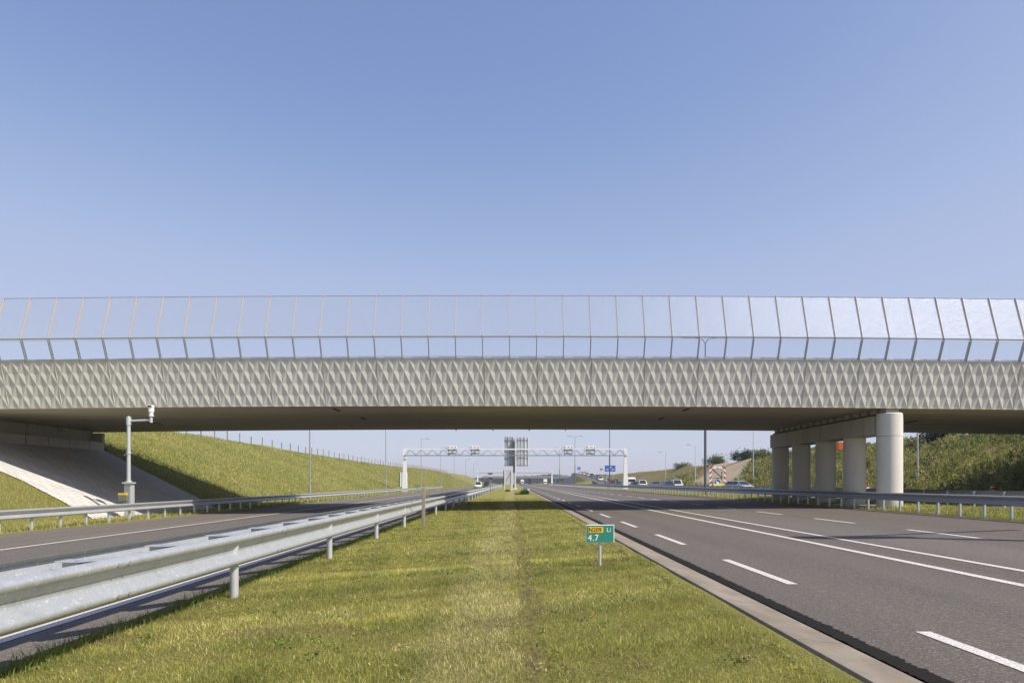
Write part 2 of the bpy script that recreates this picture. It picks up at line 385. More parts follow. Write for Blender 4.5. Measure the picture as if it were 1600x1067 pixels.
xs = np.unique(np.round(np.concatenate([[-4000, -2000, -1000, -500, -250, -120, -80, -60, -50], np.arange(-46, -18.8, 1.0), [-27.9, -28.0], [-18.8, -17.5, -16.5, -15.91, -15.89, -10, -4.11, -4.01, -3.99],
     np.arange(-3.6, 2.3, .4), [2.3, 2.38, 2.43, 2.45, 9, 16.64, 16.66, 18, 20, 22, 22.79, 22.81, 26, 29.19, 29.21, 30, 30.8], np.arange(32, 56, 1.0), np.arange(58, 90, 4.), [100, 130, 200, 300, 500, 1000, 2000, 4000]]), 3))
ys = np.unique(np.round(np.concatenate([[-60, -20, -8], np.arange(-4, 34, .8), np.arange(33.4, 60, 1.0), [30.65, 30.75, 47.35, 47.45], np.arange(60, 200, 2.5), np.arange(200, 500, 6.), [504.9, 505.1], np.arange(512, 900, 20.), [1000, 1300, 1800, 2600, 4000, 7000, 9000]]), 3))
g = grid('grass_ground', xs, ys, tz, M['grass']); setp(g, kind='structure')
def strip(name, x0, x1, y0, y1, dz, mat, nseg=40):
    yy = np.linspace(y0, y1, nseg); o = grid(name, np.array([x0, (x0+x1)/2, x1]), yy, lambda X, Y: .01*np.clip(X, -18.8, 25)+dz, mat)
    return setp(o, kind='structure')
strip('motorway_carriageway', 3.0, 16.62, -40, 900, 0, M['asphalt'])
strip('opposite_carriageway', -15.85, -4.03, -40, 900, 0, M['asphalt'])
strip('slip_road', 22.82, 29.17, -40, 176, .01, M['asphalt'])
# ramp surface
V = []; 
for Y in np.linspace(176, 492, 40):
    for d in (-3.3, 3.3): V.append((rampx(Y)+d, Y, rampz(Y)+.04))
V = np.array(V); F_ = np.array([(2*i, 2*i+1, 2*i+3, 2*i+2) for i in range(39)])
o = bpy.data.objects.new('ramp_road', quads_mesh('ramp_road', V, F_, M['asphalt'])); COL.objects.link(o); setp(o, kind='structure')
# kerb gutter: concrete band with a rounded back edge, tar joint
mb = MB(); prof = [(2.46, -.12), (2.455, .005), (2.48, .045), (2.56, .05), (2.70, .022), (2.90, .008), (2.935, -.05)]
mb.sweep(prof, [(0, y_, .027) for y_ in np.linspace(-10, 600, 60)]); o = mb.obj('kerb', M['kerb'], smooth=True); setp(o, kind='structure')
rs = np.random.default_rng(3); ys2 = np.concatenate([np.arange(2, 40, .03), np.arange(40, 400, 4)])
V = []; 
for y_ in ys2:
    V.append((2.935+rs.uniform(-.03, .0), y_, .040)); V.append((3.10+rs.uniform(-.03, .03), y_, .040))
V = np.array(V); n_ = len(ys2); F_ = np.array([(2*i, 2*i+1, 2*i+3, 2*i+2) for i in range(n_-1)])
o = bpy.data.objects.new('tar_joint', quads_mesh('tar_joint', V, F_, M['tar'])); COL.objects.link(o); setp(o, kind='structure')
# soil strip beside kerb
V = []
for y_ in ys2: V.append((2.17+rs.uniform(-.07, .05), y_, .026+.035)); V.append((2.458, y_, -.01))
V = np.array(V); o = bpy.data.objects.new('bare_soil', quads_mesh('bare_soil', V, F_, M['soil'])); COL.objects.link(o); setp(o, kind='structure')
V = []
for y_ in ys2: V.append((-4.06+rs.uniform(-.05, .02), y_, -.028)); V.append((-3.85+rs.uniform(-.07, .07), y_, .012))
V = np.array(V); o = bpy.data.objects.new('soil_edge', quads_mesh('soil_edge', V, F_, M['soil'])); COL.objects.link(o); setp(o, kind='structure')
# markings
def marks(name, segs):
    mb = MB()
    for (x0, x1, y0, y1) in segs:
        n_ = max(1, int((y1-y0)/30)); yy = np.linspace(y0, y1, n_+1)
        for a, b in zip(yy[:-1], yy[1:]): mb.quad((x0, a, .01*x0+.006), (x1, a, .01*x1+.006), (x1, b, .01*x1+.006), (x0, b, .01*x0+.006))
    o = mb.obj(name, M['paint']); setp(o, kind='structure')
marks('solid_line_marking', [(6.74, 6.91, -10, 700), (7.81, 7.96, -10, 700)])
marks('dashed_lane_marking', [(3.79, 3.93, y, y+3.03) for y in np.arange(3.42, 330, 6.03)] )
marks('far_lane_marking', [(11.07, 11.23, y, y+3.0) for y in np.arange(16.35-12, 330, 6.0)])
marks('edge_line_marking', [(-4.97, -4.77, -10, 700), (-12.0, -11.85, -10, 700)])
marks('opposite_lane_marking', [(-8.5, -8.35, y, y+3) for y in np.arange(4, 500, 12)])
marks('slip_road_marking', [(23.2, 23.35, -10, 170), (28.6, 28.75, -10, 170)])

# ------------------------------------------------------------------ bridge
BR = empty('road_bridge', (18.15, 40, .2), 'concrete overpass with diamond relief parapet, clear screens, five round columns and a pier beam', 'bridge')
BO = Vector((-18.15, -40, -.2))
def drop(X): return -.15*((X+1)/24)**2
D0 = 32.5  # bridge sizes and positions scaled down about the camera eye, written as plain constants
ZB, ZT = 5.12, 7.27
def bpart(mb, name, mats, **kw): 
    o = mb.obj(name, mats, parent=BR, **kw); o.location = BO; return o
# deck
mb = MB(); st = np.arange(-46, 62.1, 3.0)
for a, b in zip(st[:-1], st[1:]):
    za, zb = drop(a), drop(b)
    pr = [(D0+.10, ZB-.0), (47.4, ZB-.0), (47.9, 7.0), (32.1, 7.0)]
    for (p, q) in ((0, 1), (1, 2), (2, 3)):
        mb.quad((a, pr[p][0], pr[p][1]+za), (b, pr[p][0], pr[p][1]+zb), (b, pr[q][0], pr[q][1]+zb), (a, pr[q][0], pr[q][1]+za))
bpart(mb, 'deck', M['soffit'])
# soffit slots and drain pipes
for (x_, y_) in ((-8.9, 34.3), (-8.6, 39), (8.6, 34.2), (8.4, 39), (23, 39.5), (-21.5, 41)):
    m2 = MB().box(x_, y_, ZB+drop(x_)-.012, .11, 1.2, .03); bpart(m2, 'joint_slot', M['darkslot'])
for x_ in (-4.0, -1.45, 1.05, 3.55):
    m2 = MB().tube((x_, 47.2, ZB-.1), (x_, 47.2, ZB+.1), .04); bpart(m2, 'drain_pipe', M['white'])
# fascia panels with relief
PW = 2.515; NP_ = 5; per = PW/NP_; rows = 4
dep = .048
fz0, fz1 = ZB-.03, ZT; H = fz1-fz0
yb, yt = D0, 31.94
def facy(h): return yb + (yt-yb)*h/H
mb = MB(); g_ = .012; vs = []; idx = {}
top = .06  # plain rim
rh = (H-top)/rows
for r in range(rows+1):
    for c in range(2*NP_+1):
        x_ = c*per/2; isV = (c + (rows-r)) % 2 == 0
        h = r*rh; d_ = 0 if isV else dep
        if c == 0: x_ += g_/2
        if c == 2*NP_: x_ -= g_/2
        idx[(r, c)] = len(vs); vs.append((x_, facy(h)+d_, h))
fs = []
for r in range(rows):
    for c in range(2*NP_):
        a, b, c2, d2 = idx[(r, c)], idx[(r, c+1)], idx[(r+1, c+1)], idx[(r+1, c)]   # bl br tr tl
        if (c + (rows-r-1)) % 2 == 0: fs += [(a, b, d2), (b, c2, d2)]   # tl is V -> diagonal tl-br
        else: fs += [(a, b, c2), (a, c2, d2)]
mb.add(vs, fs)
# rim, sides, back
n_ = 2*NP_
mb.add([(g_/2, facy(H-top), H-top), (PW-g_/2, facy(H-top), H-top), (PW-g_/2, yt, H), (g_/2, yt, H), (g_/2, yt+.25, H), (PW-g_/2, yt+.25, H)], [(0, 1, 2, 3), (3, 2, 5, 4)])
mb.add([(g_/2, facy(H-top), H-top), (PW-g_/2, facy(H-top), H-top), (PW-g_/2, yt+.15, H-top), (g_/2, yt+.15, H-top)], [(0, 1, 2, 3)])
mb.add([(g_/2, yb, 0), (PW-g_/2, yb, 0), (PW-g_/2, yb+.2, 0), (g_/2, yb+.2, 0)], [(0, 1, 2, 3)])
for x_ in (g_/2, PW-g_/2): mb.add([(x_, yb, 0), (x_, yb+.2, 0), (x_, yt+.25, H), (x_, yt, H)], [(0, 1, 2, 3)])
fme = bpy.data.meshes.new('fascia_panel'); fme.from_pydata(mb.v, [], mb.f); fme.materials.append(M['fascia'])
# joints at x px 755.6,... -> X offsets
jx = (840.3-803)*32.2/F
for i in range(-15, 20):
    x_ = jx + i*PW; xm = x_+PW/2
    o = link_mesh('fascia_panel', fme, BR, (x_-18.15, -40, fz0-.2+drop(xm)))
    sl_ = (drop(x_+PW)-drop(x_))/PW; o.rotation_euler = (0, -math.atan(sl_), 0)
# far fascia plain
mb = MB()
for a, b in zip(st[:-1], st[1:]):
    for (p, q) in (((47.45, ZB), (48.05, ZT)), ((48.05, ZT), (47.7, ZT))):
        mb.quad((a, p[0], p[1]+drop(a)), (b, p[0], p[1]+drop(b)), (b, q[0], q[1]+drop(b)), (a, q[0], q[1]+drop(a)))
bpart(mb, 'far_parapet', M['fascia'])
# screens (near and far side)
def screens(y0, y1, y2, sgn, phase, col_u, nrange):
    z0, z1, z2 = ZT-.04, 8.21, 10.27
    sp_ = PW/2
    # post: lower steel fin, upper slender fin
    pm = MB(); 
    pm.bar((0, y0, z0), (0, y1, z1), .032, .17); m_low = pm.mesh('screen_post', M['lamp'])
    pm = MB(); pm.bar((0, y1, z1), (0, y2, z2), .022, .13); pm.box(0, y2, z2, .05, .05, .08); m_up = pm.mesh('screen_mullion', M['mull'])
    w_ = sp_-.05
    def pane(ya, za, yb_, zb_, name, mat):
        m = MB(); v = Vector((0, yb_-ya, zb_-za)).normalized(); t = .008
        n = Vector((0, -v.z, v.y))*t
        q = [Vector((.025, ya, za)), Vector((.025+w_, ya, za)), Vector((.025+w_, yb_, zb_)), Vector((.025, yb_, zb_))]
        m.add(q, [(0, 1, 2, 3)])
        me = bpy.data.meshes.new(name); me.from_pydata(m.v, [], m.f); me.materials.append(mat); return me
    pu = pane(y1, z1+.06, y2, z2-.03, 'screen_pane', M['pane']); pl = pane(y0, z0, y1, z1-.05, 'lower_pane', M['pane_low'])
    for i in nrange:
        x_ = phase+i*sp_; dz = drop(x_)
        for nm, me in (('screen_post', m_low), ('screen_mullion', m_up), ('screen_pane', pu), ('lower_pane', pl)):
            link_mesh(nm, me, BR, (x_-18.15, -40, dz-.2))
    xs_ = [phase+i*sp_ for i in nrange]
    for nm, yy, zz, r_, mt in (('middle_rail', y1, z1, .04, 'lamp'), ('lower_rail', y1+sgn*.05, z1-.10, .012, 'post'), ('top_rail', y2, z2, .018, 'lamp'), ('base_rail', y0+.03, z0+.09, .018, 'post')):
        m = MB()
        for a, b in zip(xs_[:-1], xs_[1:]): m.tube((a, yy, zz+drop(a)), (b, yy, zz+drop(b)), r_, n=6, caps=False)
        bpart(m, nm, M[mt])
M['mull'] = plain('mullion_bronze_grey', (.42, .39, .35), .5, .1)
ph = (881-803)*31.6/F
screens(32.03, 31.64, 32.28, -1, ph, None, range(-21, 23))
screens(48.0, 48.35, 47.68, 1, ph, None, range(-30, 34))
# columns
CX, CR = 18.15, .575
for i in range(5):
    yc = 33.0*(1+.1025*i)
    if i == 0: m = MB().tube((CX, yc, .1), (CX, yc, 4.74), CR, n=64); m.tube((CX, yc, 4.74), (CX, yc, 4.775), CR, CR-.035, n=64)
    else: m = MB().tube((CX, yc, .1), (CX, yc, 3.85), CR-.03, n=64)
    bpart(m, 'column', M['column'], smooth=True)
m = MB().tube((CX, 33.0, 3.66), (CX, 33.0, 3.672), CR+.0015, n=64, caps=False); bpart(m, 'column_joint', M['darkslot'], smooth=True)
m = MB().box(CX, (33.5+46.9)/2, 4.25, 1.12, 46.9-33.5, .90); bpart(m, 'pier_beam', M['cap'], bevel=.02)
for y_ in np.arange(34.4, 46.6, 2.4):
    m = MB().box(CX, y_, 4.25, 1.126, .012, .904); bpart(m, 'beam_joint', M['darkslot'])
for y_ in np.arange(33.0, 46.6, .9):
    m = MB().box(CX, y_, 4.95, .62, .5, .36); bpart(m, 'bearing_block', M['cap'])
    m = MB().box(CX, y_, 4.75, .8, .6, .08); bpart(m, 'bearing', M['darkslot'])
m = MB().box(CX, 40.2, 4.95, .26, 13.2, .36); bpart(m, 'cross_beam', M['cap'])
m = MB().box(CX+.1, 34.6, .24, 1.8, 3.0, .16); m.box(CX-.1, 36.9, .24, 1.6, 1.1, .1); bpart(m, 'footing', M['cap'], bevel=.03)
# abutment (left)
m = MB(); AX = -27.9; ya, yz = 30.6, 46.5
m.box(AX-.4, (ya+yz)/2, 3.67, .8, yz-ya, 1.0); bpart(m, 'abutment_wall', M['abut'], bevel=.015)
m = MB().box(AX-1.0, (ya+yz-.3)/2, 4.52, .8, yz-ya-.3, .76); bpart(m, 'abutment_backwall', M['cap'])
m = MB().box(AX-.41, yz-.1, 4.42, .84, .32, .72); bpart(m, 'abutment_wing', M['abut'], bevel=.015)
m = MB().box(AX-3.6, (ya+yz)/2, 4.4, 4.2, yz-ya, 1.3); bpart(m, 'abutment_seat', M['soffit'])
for y_ in np.arange(31.2, 46.3, 1.95):
    m = MB().box(AX, y_, 3.67, .016, .018, .98); bpart(m, 'abutment_joint', M['darkslot'])
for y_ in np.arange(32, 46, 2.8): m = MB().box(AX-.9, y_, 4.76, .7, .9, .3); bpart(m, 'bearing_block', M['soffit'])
# paved slope under the bridge
def sl(X): return -.188 + .414*(-18.8-X) + .02
near = [(-18.75, 30.4), (-20.5, 31.1), (-22.8, 31.75), (-23.8, 31.8), (-28.5, 32.0)]
far = [(-18.6, 43), (-20.25, 43.9), (-24.3, 45.2), (-27.9, 46.5), (-28.5, 46.6)]
def interp(pts, X):
    p = sorted(pts); return np.interp(X, [a for a, b in p], [b for a, b in p])
V = []; Xs = np.linspace(-28.4, -18.7, 50)
for X_ in Xs:
    a = interp(near, X_); b = interp(far, X_); n2_ = 30
    for j in range(n2_): y_ = a+(b-a)*j/(n2_-1); V.append((X_, y_, sl(X_)+.025))
V = np.array(V); F_ = np.array([(i*30+j, i*30+j+1, (i+1)*30+j+1, (i+1)*30+j) for i in range(49) for j in range(29)])
o = bpy.data.objects.new('paved_slope', quads_mesh('paved_slope', V, F_, M['slope'])); COL.objects.link(o); setp(o, kind='structure')

# ------------------------------------------------------------------ guard rails
def wprof(h=.31, d=.083, s=1):
    p = [(.5, .022), (.49, .04), (.46, .062), (.41, .080), (.35, .084), (.29, .078), (.25, .066), (.08, .016), (.04, .010), (-.04, .010), (-.08, .016), (-.25, .066), (-.29, .078), (-.35, .084), (-.41, .080), (-.46, .062), (-.49, .04), (-.5, .022)]
    out = [(s*b*d/.083, a*h) for a, b in p]
    return out + [(s*(b*d/.083-.006), a*h) for a, b in reversed(p)] + [out[0]]
def rail(parent, x0, zc, y0, y1, s, h, mat, zg, seg=4.0):
    m = MB(); pr = wprof(h, .10, s)
    m.sweep(pr, [(x0, y_, zc+zg) for y_ in np.arange(y0, y1+.01, seg)])
    o = m.obj('rail', mat, parent, smooth=True); o.location = (-parent.location.x, -parent.location.y, -parent.location.z)
    # lap joints with bolts (sub-part)
    if mat is M['galv'] and s > 0 and parent.name == 'guard_rail':
        bme_ = MB().tube((-.006, 0, 0), (.010, 0, 0), .016, n=10).mesh('bolt', M['galv_dull_shade'])
        for y_ in np.arange(y0+1.0, min(y1, y0+30), 4.0):
            for hh in (.35, -.35):
                for dy in (-.08, .08): link_mesh('bolt', bme_, o, (x0+.101, y_+dy, zc+zg+hh*h))
    return o
def barrier(name, x, y0, y1, label, sides, posts, zg, ztop, h, mat, postr=.05, sq=None, group=None, y_first=None):
    E = empty(name, (x, y0, zg), label, 'guard rail', group)
    for (xo, s) in sides: rail(E, x+xo, ztop-h/2, y0, y1, s, h, mat, zg)
    pm = MB()
    if sq: pm.box(0, 0, (ztop-.05)/2-.1, sq[0], sq[1], ztop-.05+.2)
    else: pm.tube((0, 0, -.2), (0, 0, ztop-.08), postr, n=14)
    pme = pm.mesh('post', M['post'], smooth=not sq); nshow = posts[:100]; rest = posts[100:]
    for (px, py) in nshow: link_mesh('post', pme, E, (px-x, py-y0, 0))
    if len(rest):
        m = MB()
        for (px, py) in rest: m.box(px-x, py-y0, (ztop-.05)/2-.1, .08, .06, ztop-.05+.2)
        o = m.obj('post', M['post'], E); o['kind'] = 'stuff'
    return E
# median double-sided barrier
MX = -3.8; my0, my1 = 1.0, 201.0
posts = [(-3.53, y_) for y_ in np.arange(8.62-4.45, my1, 4.45)]
BAR = barrier('guard_rail', MX, my0, my1, 'double sided galvanised guard rail along the edge of the grass median, nearest to the viewer', [(.27, 1), (-.38, -1)], posts, -.036, .825, .385, M['galv'], .052)
# spacer brackets: folded plate from the rear rail to the front rail
bm_ = MB(); t_ = .006; zt_, zb_ = .775, .54
pts = [(-.36, -.02), (-.30, -.10), (-.10, -.10), (.27, .48), (.27, .72), (-.18, .17), (-.34, .15)]
bm_.add([(a, b, zt_) for a, b in pts] + [(a, b, zt_-t_) for a, b in pts], [tuple(range(7)), tuple(range(7, 14))[::-1]] + [(i, (i+1) % 7, 7+(i+1) % 7, 7+i) for i in range(7)])
bm_.cur = 1; bm_.bar((-.34, .06, (zt_+zb_)/2), (-.16, .04, (zt_+zb_)/2), .008, zt_-zb_)  # webs in the darker steel: shade between the rails put into their colour
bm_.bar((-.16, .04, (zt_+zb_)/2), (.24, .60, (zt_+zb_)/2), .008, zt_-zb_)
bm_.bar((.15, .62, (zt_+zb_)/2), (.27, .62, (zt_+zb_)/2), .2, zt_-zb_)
bm_.tube((-.13, -.02, zt_-.12), (-.13, -.02, zt_+.004), .035, n=12)
bm_.tube((-.36, .05, .6), (-.30, .05, .6), .02, n=8)
bme = bm_.mesh('spacer_bracket', [M['galv'], M['galv_dull_shade']]); yl = np.arange(4.7, my1, 1.5)
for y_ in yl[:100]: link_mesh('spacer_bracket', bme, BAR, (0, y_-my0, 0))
m = MB()
for y_ in yl[100:]: m.box(0, y_-my0, .6, .5, .3, .15)
o = m.obj('spacer_bracket', M['galv'], BAR); o['kind'] = 'stuff'
# left barrier
posts = [(-16.3, y_) for y_ in np.arange(21.6, 152, 1.47)]
barrier('guard_rail', -16.3, 15.0, 155.0, 'long single galvanised guard rail at the foot of the left grass bank', [(.05, 1)], posts, -.163, .73, .31, M['galv'], sq=(.06, .09))
posts = [(16.8, y_) for y_ in np.arange(20.4, 330, 1.33)]
barrier('guard_rail', 16.8, 18.0, 330.0, 'shaded guard rail along the right edge of the right carriageway, in front of the columns', [(-.06, -1)], posts, .168, .83, .34, M['galv_dull_shade'], sq=(.06, .1))  # darker steel puts this rail's shade into its colour
posts = [(21.9, y_) for y_ in np.arange(26.5, 200, 2.0)]
barrier('guard_rail', 21.9, 24.0, 200.0, 'guard rail behind the columns, facing the slip road', [(.06, 1)], posts, .22, .86, .34, M['galv_dull_shade'], sq=(.06, .1))

# ------------------------------------------------------------------ kilometre sign
def kmsign(loc, label, cat='sign', s=1.0):
    E = empty('kilometre_sign', loc, label, cat)
    m = MB().box(0, 0, .55, .467*s, .02, .30*s); m_ = m.obj('sign_board', M['text_white'], E, bevel=.006)
    m = MB().box(0, -.0115, .55, .447*s, .003, .28*s); m.obj('sign_face', M['green'], m_)
    m = MB().tube((.0, .03, -.3), (.0, .03, .68), .024, n=14); m.obj('post', M['post'], E, smooth=True)
    m = MB(); 
    for z_ in (.47, .63): m.box(0, .018, z_, .12, .02, .025)
    m.obj('clamp', M['galv_dull_shade'], E)
    m = MB().box(-.072, -.0145, .617, .245, .003, .098); yb_ = m.obj('number_plate', M['yellow'], m_)
    text_mesh('N209', .098, M['text_black'], 'lettering', yb_, (-.191, -.0165, .583), .001, .90, .0014)
    text_mesh('Li', .098, M['text_white'], 'lettering', m_, (.105, -.0145, .583), .001, 1.0, .0006)
    text_mesh('4.7', .145, M['text_white'], 'lettering', m_, (-.205, -.0145, .435), .001, .95, .0012)
    return E
kmsign((1.43, 11.33, .05), 'green kilometre sign with yellow N209 plate and 4.7, standing in the near grass median')

# wooden post and plate post
m = MB().box(0, 0, .5, .10, .10, 1.6); o = m.obj('wooden_post', M['wood'], bevel=.008); o.location = (-3.03, 22.9, -.03); setp(o, 'square weathered wooden post in front of the median guard rail', 'post')
E = empty('marker_post', (-2.85, 82, 0), 'thin brown post carrying small dark plates beside the far median guard rail', 'sign post')
MB().box(0, 0, 1.25, .09, .09, 2.7).obj('post', M['wood'], E); MB().box(0, -.06, 2.5, .6, .03, .16).obj('plate', M['dark_metal'], E)
MB().box(0, -.06, 2.22, .55, .03, .22).obj('plate', M['signback'], E); MB().box(0, -.06, 1.95, .55, .03, .14).obj('plate', M['dark_metal'], E)

# ------------------------------------------------------------------ traffic camera mast
E = empty('camera_mast', (-18.05, 32, -.17), 'grey mast with a side arm and equipment cabinet by the left guard rail', 'camera mast')
MB().tube((0, 0, 1.4), (0, 0, 4.6), .085, .08, n=18).obj('pole', M['post'], E, smooth=True)
m = MB().tube((0, 0, 4.3), (0, 0, 4.68), .11, n=18); m.tube((0, 0, 4.66), (0, 0, 4.72), .1, .04, n=18); m.obj('pole_cap', M['post'], E, smooth=True)
m = MB().tube((.05, 0, 4.5), (1.05, 0, 4.54), .05, n=12); m.tube((1.05, 0, 4.42), (1.05, 0, 4.72), .07, n=14); m.obj('arm', M['post'], E, smooth=True)
m = MB().box(0, .05, .72, .34, .30, 1.7); m.obj('cabinet', M['post'], E, bevel=.02)
MB().box(-.02, -.115, .95, .24, .01, 1.1).obj('cabinet_door', M['galv_dull_shade'], E)
m = MB().box(0, .02, 1.6, .46, .36, .07); m.tube((0, 0, 1.55), (0, 0, 1.7), .14, n=16); m.obj('flange', M['post'], E)
m = MB().box(-.17, -.17, .9, .38, .16, .30); b_ = m.obj('control_box', plain('box_green_grey', (.16, .17, .12), .5), E, bevel=.01)
MB().box(-.17, -.17, 1.08, .385, .165, .09).obj('box_lid', M['yellow_box'], b_)
MB().tube((0, 0, 2.95), (0, 0, 3.02), .11, n=16).obj('band', M['post'], E); MB().bar((-.22, 0, 2.9), (.16, 0, 3.02), .03).obj('bracket', M['post'], E)
cdome = empty('traffic_camera', (-17.0, 32, 4.55), 'white dome traffic camera on the end of the mast arm', 'camera')
m = MB().tube((0, 0, 0), (0, 0, .03), .13, n=20); m.tube((0, 0, .03), (0, 0, .2), .085, .11, n=20); m.tube((0, 0, .2), (0, 0, .36), .13, .13, n=20); m.tube((0, 0, .36), (0, 0, .42), .13, .08, n=20); m.obj('housing', M['white'], cdome, smooth=True)
m = MB().box(0, -.02, .46, .22, .24, .12); h_ = m.obj('camera_head', M['white'], cdome, bevel=.02); MB().box(0, -.145, .46, .17, .01, .08).obj('lens_window', M['glass'], h_)
for ch in cdome.children: ch.location.z -= .0

# ------------------------------------------------------------------ gantries
def gantry(y, xl, xr, ztop, zbot, label, thick=.45):
    E = empty('sign_gantry', ((xl+xr)/2, y, 0), label, 'gantry'); cx = (xl+xr)/2
    for x_ in (xl, xr):
        m = MB(); zg_ = .01*x_
        m.add([(x_-cx+a*w, b*w*.8, z_) for z_, w in ((zg_-.2, .42), (ztop-.3, .17)) for a, b in ((-1, -1), (1, -1), (1, 1), (-1, 1))],
              [(0, 1, 5, 4), (1, 2, 6, 5), (2, 3, 7, 6), (3, 0, 4, 7), (4, 5, 6, 7)])
        m.box(x_-cx, 0, zbot+.55, .55, .5, ztop-zbot-.1); m.obj('leg', M['white'], E)
    L = (xr-xl)/2
    m = MB().box(0, 0, ztop-.09, 2*L, .32, .22); m.obj('top_chord', M['white'], E)
    m = MB(); 
    for yy in (-.45, .45): m.box(0, yy, zbot+.06, 2*L, .12, .12)
    m.obj('bottom_chord', M['galv_dull_shade'], E)
    m = MB(); n_ = int(2*L/.9/2)*2; dx = 2*L/n_
    for i in range(n_):
        a = -L+i*dx; b = a+dx; z0_, z1_ = (zbot+.1, ztop-.15) if i % 2 == 0 else (ztop-.15, zbot+.1)
        for yy in (-.45, .45):
            m.bar((a, yy*(.3 if z0_ > z1_ else 1), z0_), (b, yy*(1 if z0_ > z1_ else .3), z1_), .045)
    m.obj('lattice', M['galv_dull_shade'], E)
    return E
gantry(112, -17.9, 18.3, 6.98, 5.8, 'white lattice gantry spanning both carriageways just beyond the bridge')
gantry(305, -16.2, 17.0, 6.7, 5.6, 'small far white gantry spanning the road beyond the first gantry')
def signal(x, y, z, label):
    E = empty('lane_signal', (x, y, z), label, 'lane signal', 'lane signals on the near gantry')
    m = MB().box(0, -.3, .62, 1.5, .4, .5); m.box(0, .5, -.3, 1.3, .3, .3); m.obj('housing', M['white'], E, bevel=.03)
    m = MB(); 
    for dx in (-.62, .62): m.box(dx, .0, .1, .09, .12, 1.5)
    m.box(0, -.1, .12, 1.6, .1, .2); m.box(0, -.1, -.32, 1.3, .1, .08); m.bar((.6, -.1, .1), (.35, -.1, .42), .06); m.obj('bracket', M['galv_dull_shade'], E)
    m = MB()
    for dx in (-.6, 0, .55): m.tube((dx, -.5, .66), (dx, -.52, .66), .08, n=10)
    m.obj('vent', M['dark_metal'], E)
    m = MB(); 
    for dx in (-.45, -.15, .15, .45): m.box(dx, -.14, -.42, .1, .1, .16)
    m.obj('lamp', M['dark_metal'], E)
for px, lb in ((707, 'leftmost lane signal box hanging on the near white gantry'), (742.5, 'lane signal box on the near gantry just left of the tall grey sign back'),
               (887.5, 'lane signal box on the near gantry just right of the tall grey sign back'), (922.5, 'rightmost lane signal box hanging on the near white gantry')):
    signal((px-VX)*112/F, 111.6, 6.55, lb)
# ------------------------------------------------------------------ big sign in median
E = empty('direction_sign', (.27, 140, 0), 'tall direction sign seen from the back, grey panels on a pole in the median', 'sign')
MB().tube((0, 0, -.2), (0, 0, 10.5), .17, .13, n=16).obj('pole', M['post'], E, smooth=True)
MB().box(-.3, -.05, 4.9, .3, .3, 10).obj('rear_brace', M['dark_metal'], E)
pL = MB().box(-1.3, .45, 7.8, 2.0, .06, 6.0).obj('sign_panel', M['signback_dark'], E)
pR = MB().box(1.45, .45, 7.8, 2.5, .06, 6.0).obj('sign_panel', M['signback'], E)
m = MB(); 
for x_ in (-2.3, -1.35, -.35): m.box(x_, .36, 7.8, .1, .12, 6.05)
m.obj('rib', M['white'], pL)
m = MB()
for x_ in (.75, 1.35, 2.05, 2.7): m.box(x_, .36, 7.8, .14, .12, 5.95)
m.obj('rib', M['white'], pR)
m = MB()
for x_ in (1.05, 1.75): m.box(x_, .38, 7.8, .18, .08, 5.9)
m.obj('rib', M['signback_dark'], pR)
m = MB(); 
for z_ in (5.0, 6.6, 8.1, 10.2): m.box(.2, .27, z_, 5.0, .1, .09)
m.obj('cross_bar', M['galv_dull_shade'], E)
MB().box(0, 0, .1, .9, .7, .3).obj('foot', M['white'], E)
def backsign(x0, x1, zb, zt, y, label, diag=False):
    E = empty('roadside_sign', ((x0+x1)/2, y, .01*(x0+x1)/2), label, 'sign'); w = x1-x0
    p = MB().box(0, 0, (zb+zt)/2, w, .05, zt-zb).obj('sign_panel', M['signback'], E)
    m = MB(); m.box(-w/2, 0, (zb+zt)/2, .1, .09, zt-zb+.03); m.box(w/2-.1, 0, (zb+zt)/2, .1, .09, zt-zb+.03)
    if diag: m.bar((-w*.25, -.04, zb+.5), (w*.35, -.04, zt-.4), .06)
    m.obj('frame', M['dark_metal'], p)
    for x_ in (-w*.38, w*.42): MB().tube((x_, -.08, -.3), (x_, -.08, zt), .05, n=8).obj('post', M['white'], E)
    return E
backsign(-1.65, -.3, 1.1, 3.46, 110, 'grey back of a roadside sign on two posts standing in the median grass', True)
backsign(-.35, .2, 1.1, 3.3, 131, 'narrow grey sign back partly hidden beside the tall sign pole')
backsign(-20.8, -19.3, .9, 3.5, 124, 'tall grey sign back standing behind the left leg of the near gantry')
kms = kmsign((1.5, 88, .05), 'tiny far green kilometre sign beside the shrub at the kerb')
for ch in list(kms.children_recursive):
    if ch.name.startswith('lettering') or ch.name.startswith('number_plate'): bpy.data.objects.remove(ch)
E2 = empty('green_sign', (-17.2, 121, -.17), 'small green plate on a post behind the left guard rail near the gantry', 'sign')
MB().box(0, 0, .95, .7, .03, .3).obj('sign_board', M['green'], E2); MB().tube((0, .03, -.2), (0, .03, 1), .03, n=8).obj('post', M['post'], E2)
m = MB().box(0, 0, .3, .28, .05, .5); o = m.obj('marker_block', M['white'], bevel=.02); o.location = (1.95, 92, .02); setp(o, 'small white marker block beside the far green kilometre sign', 'marker')
E2 = empty('green_sign', (26.0, 176, .25), 'small green plate in front of the queue at the foot of the ramp', 'sign')
MB().box(0, 0, .75, .75, .03, .6).obj('sign_board', M['green'], E2); MB().tube((0, .03, -.2), (0, .03, .8), .03, n=8).obj('post', M['post'], E2)

